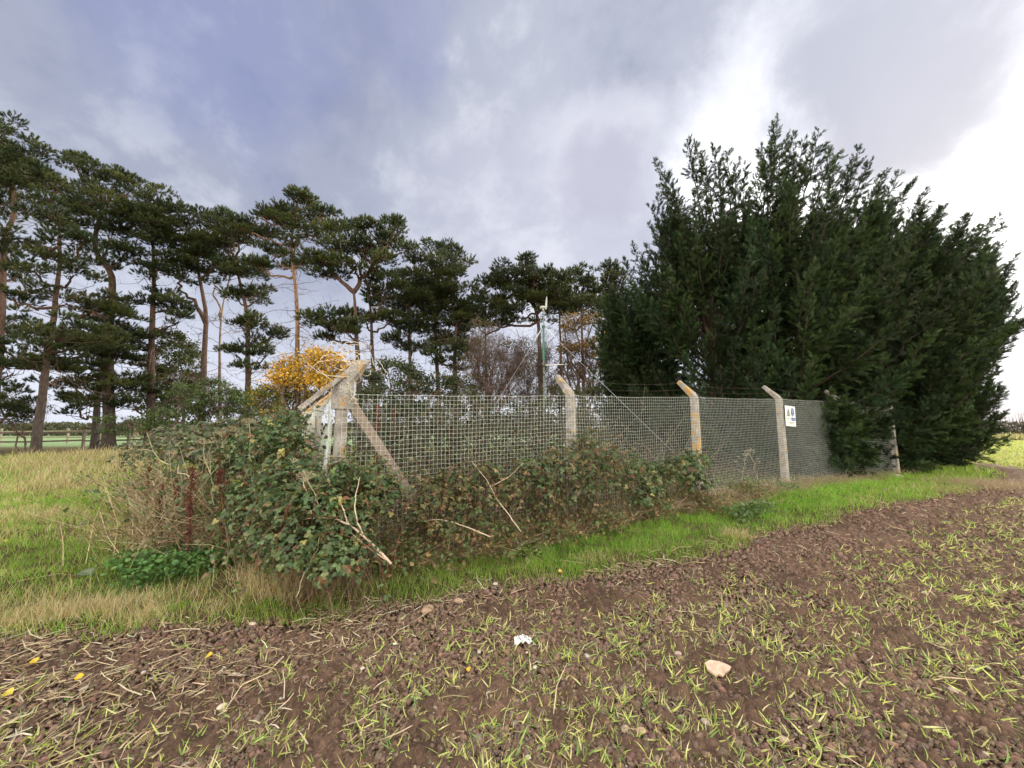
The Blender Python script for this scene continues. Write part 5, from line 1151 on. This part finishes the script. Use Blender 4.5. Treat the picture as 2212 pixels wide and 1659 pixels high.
leafpatch(822, [(520, 1150), (545, 1165), (500, 1165)], 300, 'fresh green nettle shoots at the foot of the corner bramble', H=.25, r=.08)
leafpatch(823, [(1120, 1205), (1165, 1200), (1140, 1208)], 40, 'rosette of broad light green leaves on the verge grass', leaf=.10, H=.05, r=.05, cols=((.20, .30, .10), (.28, .36, .14)), name='dock_rosette', cat='weed')
for i_, (p_, l_) in enumerate([((1095, 1165), 'leafy weeds at the foot of the bramble below the first mesh bay'), ((1000, 1195), 'small leafy weeds left of the broad leaved rosette'), ((1280, 1130), 'leafy weeds on the grass below the second post'), ((1350, 1115), 'leafy weeds right of those below the second post'), ((1500, 1085), 'low leafy weeds on bright grass below the third post'), ((1700, 1062), 'low leafy weeds on the verge below the fourth post')]):
    leafpatch(840 + i_, [p_], 110, l_, H=.15, r=.11, name='weed_patch', cat='weed')
leafpatch(825, [(1640, 1110), (1600, 1130), (1620, 1120)], 380, 'dark leafy weed clump on the verge nearest the plough edge', H=.16, r=.12, name='weed_patch', cat='weed', cols=((.10, .17, .06), (.15, .21, .10)))
def bigleaf(seed, px, py, s, col, label):
    rng = np.random.default_rng(seed); b = gpt(px, py); g = Geo(); g.inst(*leaflet(1, .4, .2, .3, n=4), [b + (0, 0, .07)], basis([[rng.normal(0, .3), -.35, 1]], rng.random(1) * 6.28), [s], [col]); g.segs([b], [b + (0, 0, .07)], .003, .003, (.15, .2, .08))
    tag(g.build('dock_leaf', M['leaf']), label, 'leaf', 'single big dock leaves in the meadow')
for i, (px, py, s, col, lb) in enumerate([(195, 1258, .16, (.16, .21, .12), 'large grey green dock leaf lowest left in the leaf patch'), (175, 1275, .13, (.13, .17, .10), 'dull dock leaf lying below the large grey one'), (225, 1222, .12, (.22, .27, .14), 'upright pale dock leaf above the large grey one'), (15, 1245, .16, (.30, .32, .08), 'yellow green dock leaf at the left edge'),
        (285, 1215, .10, (.42, .40, .08), 'yellowed dock leaf at the top of the green leaf patch'), (450, 1185, .14, (.16, .24, .09), 'broad dock leaf right of the thickest dead dock'), (255, 1290, .14, (.26, .32, .12), 'pale long dock leaf beside the broad bleached tuft')]): bigleaf(830 + i, px, py, s, col, lb)

# fallen leaves, stones, litter
def fallen(i, px, py, s, col, lb):
    rng = np.random.default_rng(850 + i); b = gpt(px, py); g = Geo(); g.inst(*leaflet(1, .45, .35, .15, n=4), [b + (0, 0, .05)], basis([[.2 * rng.normal(), -.5, 1]], rng.random(1) * 6.28), [s], [col]); tag(g.build('fallen_leaf', M['leaf']), lb, 'fallen leaf', 'yellow fallen leaves')
YL = (.72, .52, .04)
for i, a in enumerate([(305, 1268, .06, (.75, .45, .10), 'orange yellow fallen leaf on the bright green leaf patch edge'), (133, 1343, .055, (.70, .34, .04), 'orange leaf in the dry grass by the plough edge'), (75, 1450, .05, YL, 'yellow leaf on soil near the left edge, upper of the left pair'), (180, 1478, .045, YL, 'yellow leaf on soil right of the upper left one'), (8, 1515, .055, (.6, .5, .08), 'dull yellow leaf touching the left edge'), (458, 1430, .05, YL, 'yellow leaf on the soil below the stubbly tuft'), (1012, 1470, .035, YL, 'tiny yellow leaf on the soil left of the crumpled wrapper'),
        (1205, 1245, .05, (.75, .5, .12), 'tan leaf at the grass edge below the second post'), (540, 1218, .06, (.75, .40, .10), 'orange leaf caught in the flattened straw tuft'), (1180, 1055, .05, (.7, .45, .2), 'pale orange leaf hanging low by the second post'), (2, 1180, .05, YL, 'small yellow leaf in the meadow at the left')]): fallen(i, *a)
def stone(i, px, py, s, col, lb, flat=.6, group='larger stones on the soil'):
    rng = np.random.default_rng(900 + i); b = gpt(px, py); g = Geo(); v = ICO2[0] * (1 + .10 * (fbm(ICO2[0][:, 0] * 2 + i, ICO2[0][:, 1] * 2 + ICO2[0][:, 2], i)[:, None] - .5) * 2) * (1 + .04 * rng.normal(size=(len(ICO2[0]), 1)))
    g.inst(v, ICO2[1], [b + (0, 0, .018 + s * flat * .4)], basis([[.1, -.1, 1]], [rng.random() * 6.28]), np.array([[s * 1.2, s * .85, s * flat]]), [col]); tag(g.build('stone', M['stone'], smooth=True), lb, 'stone', group)
for i, a in enumerate([(1268, 1445 - 20, .018, (.42, .40, .38), 'grey pebble right of the crumpled wrapper'), (1065, 1510, .018, (.45, .36, .30), 'brownish pebble left of the centre bottom'), (1385, 1590, .022, (.5, .34, .26), 'reddish pebble below the pink flat stone'), (1350, 1585, .02, (.45, .33, .27), 'round red brown pebble at bottom centre right'), (478, 1538, .024, (.60, .54, .42), 'cream stone among seedlings at lower left'), (1465, 1420, .022, (.50, .38, .34), 'pinkish rounded stone above the flat slab'), (605, 1520, .02, (.40, .38, .36), 'dark grey stone beside the cream one'),
        (923, 1325, .05, (.34, .24, .17), 'rough brown clod lump at the plough edge'), (990, 1305, .035, (.36, .25, .18), 'smaller brown lump right of the rough clod'), (1070, 1267, .022, (.55, .52, .46), 'white stone at the grass edge below the first mesh bay'), (545, 1355, .022, (.52, .44, .36), 'tan stone by the verge edge left of centre'), (1035, 1415, .016, (.45, .42, .38), 'small grey stone above the wrapper'), (180, 1482 + 14, .018, (.5, .44, .38), 'pale stone beside the yellow leaf on the soil'), (1525, 1570, .02, (.4, .32, .28), 'stone lying below the flat pink slab'), (1695, 1610, .022, (.42, .30, .26), 'dusky red stone near the bottom right of centre'),
        (2060, 1500, .02, (.45, .36, .3), 'pale stone among seedlings near the right edge')]): stone(i, *a)
def slab():
    b = gpt(1552, 1465); g = Geo(); rng = np.random.default_rng(4); pts = [(-.070, -.004), (-.062, .040), (-.02, .050), (.03, .040), (.075, .018), (.086, 0), (.06, -.02), (.03, -.030), (0, -.052), (-.02, -.040), (-.045, -.050), (-.055, -.03)]
    n = len(pts); N = np.array([.05, -.35, 1]); N /= np.linalg.norm(N); X = np.array([1., .1, .0]); X /= np.linalg.norm(X); Yv = np.cross(N, X); c = b + (0, 0, .055)
    top = [c + X * x + Yv * y + N * (.009 + .002 * rng.normal()) for x, y in pts]; ed = [c + X * x * 1.03 + Yv * y * 1.03 for x, y in pts]; bot = [c + X * x * .93 + Yv * y * .93 - N * .012 for x, y in pts]
    V = [c + N * .011] + top + ed + bot + [c - N * .012]; f = []
    for i in range(n):
        j = (i + 1) % n; f += [(0, 1 + j, 1 + i), (1 + i, 1 + j, 1 + n + j), (1 + i, 1 + n + j, 1 + n + i), (1 + n + i, 1 + n + j, 1 + 2 * n + j), (1 + n + i, 1 + 2 * n + j, 1 + 2 * n + i), (1 + 3 * n, 1 + 2 * n + i, 1 + 2 * n + j)]
    g.add(V, f, (.56, .40, .31)); tag(g.build('flat_stone', M['stone']), 'flat pinkish cream slab of broken stone lying on the soil', 'stone')
slab()
def wrapper():
    b = gpt(1130, 1393); g = Geo(); nx, ny = 18, 14; u, v = np.meshgrid(np.linspace(-1, 1, nx), np.linspace(-1, 1, ny), indexing='ij'); z = .030 * (1 - .6 * np.abs(u + .2)) * (1 - .5 * v ** 2) + .028 * (fbm(u * 2.2 + 5, v * 3.5, 7, 3) - .5) * 1.6; z += .012 * np.abs(np.sin(u * 5 + v * 3))
    tw = 1 - .35 * np.clip(v, 0, 1) ** 2; X = u * .062 * tw; Yy = v * .040 + .012 * u; P = np.stack([X, Yy + z * .5, z + .012], -1).reshape(-1, 3) + b
    f = []
    for i in range(nx - 1):
        for j in range(ny - 1): a = i * ny + j; f += [(a, a + ny, a + ny + 1), (a, a + ny + 1, a + 1)]
    P2 = P - (0, 0, .0025); m = nx * ny; f = np.array(f); rim = [i * ny for i in range(nx)] + [(nx - 1) * ny + j for j in range(1, ny)] + [i * ny + ny - 1 for i in range(nx - 2, -1, -1)] + [j for j in range(ny - 2, 0, -1)]
    fr = []
    for a, c in zip(rim, rim[1:] + rim[:1]): fr += [(a, c, c + m), (a, c + m, a + m)]
    stripe = (np.sin((u * 1.5 + v) * 5) > .80).reshape(-1, 1); c = np.where(stripe, (.16, .17, .18), (.70, .71, .71)); g.add(np.vstack([P, P2]), np.vstack([f, f[:, ::-1] + m, fr]), np.vstack([c, c])); tag(g.build('plastic_wrapper', M['paint']), 'crumpled white plastic wrapper with dark folds lying on the soil', 'litter')
wrapper()
def limp():
    b = gpt(1955 - 16, 1034); g = Geo(); v = ICO2[0] * (1 + .25 * (fbm(ICO2[0][:, 0] * 2, ICO2[0][:, 1] * 2, 3)[:, None] - .5)); g.inst(v, ICO2[1], [b + (0, 0, .05)], basis([[.1, 0, 1]], [0.2]), np.array([[.16, .08, .07]]), [(.55, .52, .46)]); tag(g.build('stone', M['stone'], smooth=True), 'pale lump of stone beside the short white post under the cypresses', 'stone')
    b = gpt(2040, 1050); g = Geo(); g.inst(v, ICO2[1], [b + (0, 0, .02)], basis([[0, 0, 1]], [0]), np.array([[.14, .09, .05]]), [(.05, .06, .035)]); tag(g.build('molehill', M['soil'], smooth=True), 'small dark mound in the green verge grass at the right', 'molehill')
limp()

# rusty posts inside, mast and sheeting
for i, (px, Y, pt_, w_, lb) in enumerate([(973, 6.6, 905, .05, 'rusty dark red steel post standing in weeds inside the first bay'), (815, 5.2, 872, .035, 'slim rusty post just right of the corner strut'), (850, 5.6, 885, .03, 'thin rusty stake close to the corner strut')]):
    b = at(px, 930, Y); top = at(px, pt_, Y)[2]; z0 = float(G(b[0], b[1])) - .1; root = thing('rusty_post', (b[0], b[1], z0), lb, 'post', 'rusty posts inside the compound'); g = Geo(); Z = np.array([0, 0, 1.]); X = np.array([1, 0, 0.]); Yv = np.array([0, 1, 0.])
    box(g, np.array([b[0], b[1], (z0 + top) / 2]), [X, Yv, Z], (w_ / 2, .006, (top - z0) / 2), (.16, .045, .035)); box(g, np.array([b[0], b[1] - w_ / 4 - .004, (z0 + top) / 2]), [X, Yv, Z], (.004, w_ / 4, (top - z0) / 2 - .002), (.14, .04, .03)); g.build('angle_bar', M['rust'], root)
def mast():
    Y = 10.0; b = at(1176, 930, Y); z0 = float(G(b[0], b[1])); zt = at(1173, 668, Y)[2]; zm = at(1175, 705, Y)[2]; zl = at(1175, 778, Y)[2]; root = thing('green_mast', (b[0], b[1], z0), 'slim green painted mast with small wind turbine and guy wires inside the compound', 'mast'); x, y = b[0], b[1]
    g = Geo(); g.tube([(x, y, z0), (x, y, zl)], [.024, .023], (.13, .17, .15), 12); g.tube([(x, y, zl - .01), (x, y, zm)], [.027, .026], (.05, .20, .155), 12); g.tube([(x, y, zm - .02), (x, y, zt)], [.014, .012], (.18, .28, .26), 10); g.build('pole', M['paint'], root, smooth=False)
    g = Geo(); h = np.array([x, y, zt + .05]); g.tube([h + (-.09, .02, 0), h + (-.07, .015, 0), h + (-.02, 0, 0), h + (.04, -.01, 0), h + (.06, -.015, 0)], [.01, .036, .048, .036, .015], (.45, .45, .42), 12); g.tube([(x, y, zt - .04), (x, y, zt + .05)], [.024, .024], (.6, .6, .55), 8); hb = g.build('turbine_head', M['paint'], root, smooth=True)
    g = Geo(); c = h + (.08, -.03, .10); pr = [(-.16, .014), (-.12, .028), (-.02, .028), (.08, .022), (.16, .013), (.19, .004)]; V = []
    for z, w_ in pr: V += [c + (w_ * .95 + z * .08, 0, z), c + (z * .08, -.006, z), c + (-w_ * .95 + z * .08, 0, z), c + (z * .08, .006, z)]
    f = []
    for i in range(len(pr) - 1):
        for j in range(4): k = (j + 1) % 4; f += [(4 * i + j, 4 * i + k, 4 * i + 4 + k), (4 * i + j, 4 * i + 4 + k, 4 * i + 4 + j)]
    f += [(0, 2, 1), (0, 3, 2), (20, 21, 22), (20, 22, 23)]; g.add(V, f, (.46, .48, .50)); g.build('rotor_blade', M['paint'], root)
    g = Geo(); g.tube([(x - .04, y, zm + .0), (x + .04, y, zm)], .04, (.05, .14, .11), 8); g.build('guy_collar', M['paint'], root)
    for e, cc in (((1336, 862), (.55, .58, .58)), ((1078, 862), (.45, .47, .45))):
        B = at(*e, Y - .5 if e[0] > 1200 else Y + .3); B = np.array([x, y, zm]) + (B - np.array([x, y, zm])) * 1.9; g = Geo(); A = np.array([x, y, zm]); g.segs([A], [B], .0032, .0032, np.array(cc) * .6, 5); d = (B - A) / np.linalg.norm(B - A); g.tube([A + d * .05, A + d * .1, A + d * .42, A + d * .47], [.008, .018, .018, .008], (.40, .48, .46), 6); g.build('guy_wire', M['zinc'], root)
    z = at(1176, 789, Y)[2]; g = Geo(); g.tube([(x, y, z), (x + .52, y, z + .02)], .011, (.70, .70, .62), 6); g.build('side_rod', M['paint'], root)
    g = Geo(); g.tube([(x - .04, y, z - .02), (x + .04, y, z - .02)], .036, (.05, .05, .05), 8); g.build('clamp', M['paint'], root)
mast()
def sheet():
    p = FA + SIDE * 2.1 + FD * -.10; q = FA + SIDE * 3.3 - FD * .16; root = thing('pale_sheet', (p[0], p[1], float(G(*p))), 'weathered whitish sheet hanging on the side fence left of the corner post', 'sheet'); g = Geo(); n = 14; V = []; f = []
    for i in range(n):
        t = i / (n - 1); a = p + (q - p) * t; o = .02 * math.sin(t * 14)
        for z in (.9, 1.35, 1.78 - .08 * t): V.append((a[0] + FD[0] * o, a[1] + FD[1] * o, z))
        for z in (1.78 - .08 * t, 1.35, .9): V.append((a[0] + FD[0] * (o + .006), a[1] + FD[1] * (o + .006), z))
    for i in range(n - 1):
        for j in range(5): a = i * 6 + j; f += [(a, a + 6, a + 7), (a, a + 7, a + 1)]
    g.add(V, f, (.56, .55, .50)); g.build('panel', M['paint'], root)
    g = Geo(); r = FA + SIDE * .62 - FD * .06; box(g, (r[0], r[1], 1.45), [[FD[0], FD[1], 0], [SIDE[0], SIDE[1], 0], [0, 0, 1]], (.006, .022, .42), (.5, .56, .62)); o = g.build('metal_strip', M['zinc']); tag(o, 'narrow blue grey metal strip upright on the side mesh by the corner', 'metal strip')
sheet()

# rail fence, hedges, right edge
def rail_fence(name, x0, x1, Y0, Y1, n, zs, h, label, col):
    root = thing('rail_fence', (x0, Y0, float(G(x0, Y0))), label, 'fence'); X = np.linspace(x0, x1, n); Y = np.linspace(Y0, Y1, n); Z = G(X, Y); d = np.array([x1 - x0, Y1 - Y0, 0.]); d /= np.linalg.norm(d); s = np.array([-d[1], d[0], 0]); up = np.array([0, 0, 1.])
    rng = np.random.default_rng(int(abs(x0) * 7))
    for i in range(n): g = Geo(); ax2 = up + rng.normal(0, .02, 3); box(g, (X[i], Y[i], Z[i] + h / 2 - .1), [d, s, ax2], (.05, .05, h / 2 + .1), col); g.build('post', M['wood'], root)
    for z in zs:
        g = Geo()
        for i in range(n - 1):
            A = np.array([X[i], Y[i], Z[i] + z]) - s * .065; B = np.array([X[i + 1], Y[i + 1], Z[i + 1] + z + rng.normal(0, .015)]) - s * .065; e = B - A; L = np.linalg.norm(e); e = e / L; box(g, (A + B) / 2, [e, s, np.cross(e, s)], (L / 2 - .002, .014, .045), col)
        g.build('rail', M['wood'], root)
rail_fence('a', -34, -12.5, 19.6, 22.5, 11, (.45, .92), 1.05, 'dark weathered post and rail fence between the pines and the pale field', (.13, .11, .09))
rail_fence('b', -46, -10, 29, 31, 16, (.5, .98), 1.2, 'farther lighter post and rail fence across the pale green field', (.24, .22, .16))
def hedge(seed, pts, h, d, label, cols, n=26000, leaf=.16, sprout=.3, gaps=0):
    rng = np.random.default_rng(seed); P = np.array(pts, float); L = np.concatenate([[0], np.cumsum(np.linalg.norm(np.diff(P, axis=0), axis=1))]); s = rng.random(n) * L[-1]; x = np.interp(s, L, P[:, 0]) + rng.normal(0, d / 2.2, n); y = np.interp(s, L, P[:, 1]) + rng.normal(0, d / 2.2, n); hh = h * (.85 + .3 * fbm(s * .5, s * 0, seed)); z = rng.random(n) ** .8 * hh
    q = ~((fbm(s * .6, z * 2.0, seed + 3) < gaps) & (z > .25 * h)); s, x, y, z, hh = s[q], x[q], y[q], z[q], hh[q]; n = len(s); c0 = P.mean(0); root = thing('hedge', (c0[0], c0[1], float(G(*c0))), label, 'hedge'); g = Geo(); g.inst(*LEAF_S, np.stack([x, y, G(x, y) + z], 1), basis(rdir(rng, n), 0), leaf * (.6 + .8 * rng.random(n)), cpick(rng, cols, n)); g.build('foliage', M['leaf'], root)
    k = int(L[-1] * 14); s = rng.random(k) * L[-1]; x = np.interp(s, L, P[:, 0]) + rng.normal(0, .3, k); y = np.interp(s, L, P[:, 1]); b = np.stack([x, y, G(x, y)], 1); t = b + np.stack([rng.normal(0, .25, k), rng.normal(0, .25, k), h * (.9 + sprout * 2 * rng.random(k))], 1); g = Geo(); g.segs(b, t, .03, .008, (.13, .10, .085)); e = (b + t) / 2; g.segs(e, e + rdir(rng, k) * .5 + (0, 0, .35), .014, .006, (.13, .10, .085)); g.build('stems', M['twig'], root)
hedge(951, [(-95, 62), (-55, 60), (-20, 60), (10, 60)], 1.9, 1.4, 'long clipped dark hedge far across the pale field at the left', [(.07, .085, .035), (.05, .06, .03), (.12, .11, .05)], n=30000, leaf=.26, sprout=.12)
hedge(952, [(44, 42), (56, 43), (70, 44)], 1.7, 1.1, 'gappy dark hedge along the far side of the crop field at the right', [(.08, .075, .06), (.10, .085, .07), (.06, .06, .05)], n=5200, leaf=.22, sprout=.5, gaps=.36)
rng = np.random.default_rng(77); n = 9000; xx = 38 + 40 * rng.random(n); yy = 39.5 + rng.normal(0, .9, n) + (xx - 44) * .06; g = Geo(); t = rdir(rng, n) * .4; t[:, 2] = 1; Lh = .35 + .5 * rng.random(n)
g.inst(*BLADE2, np.stack([xx, yy, G(xx, yy)], 1), basis(t, rng.random(n) * 6.28), np.stack([Lh * 2.2, Lh, Lh], 1), cpick(rng, [(.38, .34, .20), (.28, .28, .14), (.42, .38, .25)], n)); tag(g.build('tall_grass', M['grass']), 'pale rough grass strip in front of the right hand far hedge', 'grass', kind='stuff')
shrub(211, 22, 2095, [(2088, 862, 14, 18), (2092, 890, 12, 20), (2080, 840, 10, 14)], [(.40, .22, .14), (.30, .24, .10)], 'small pinkish leaved hawthorn peeping out right of the end cypress', 'hawthorn', 'tree', leaf=.08, nleaf=.18, r0=.04)
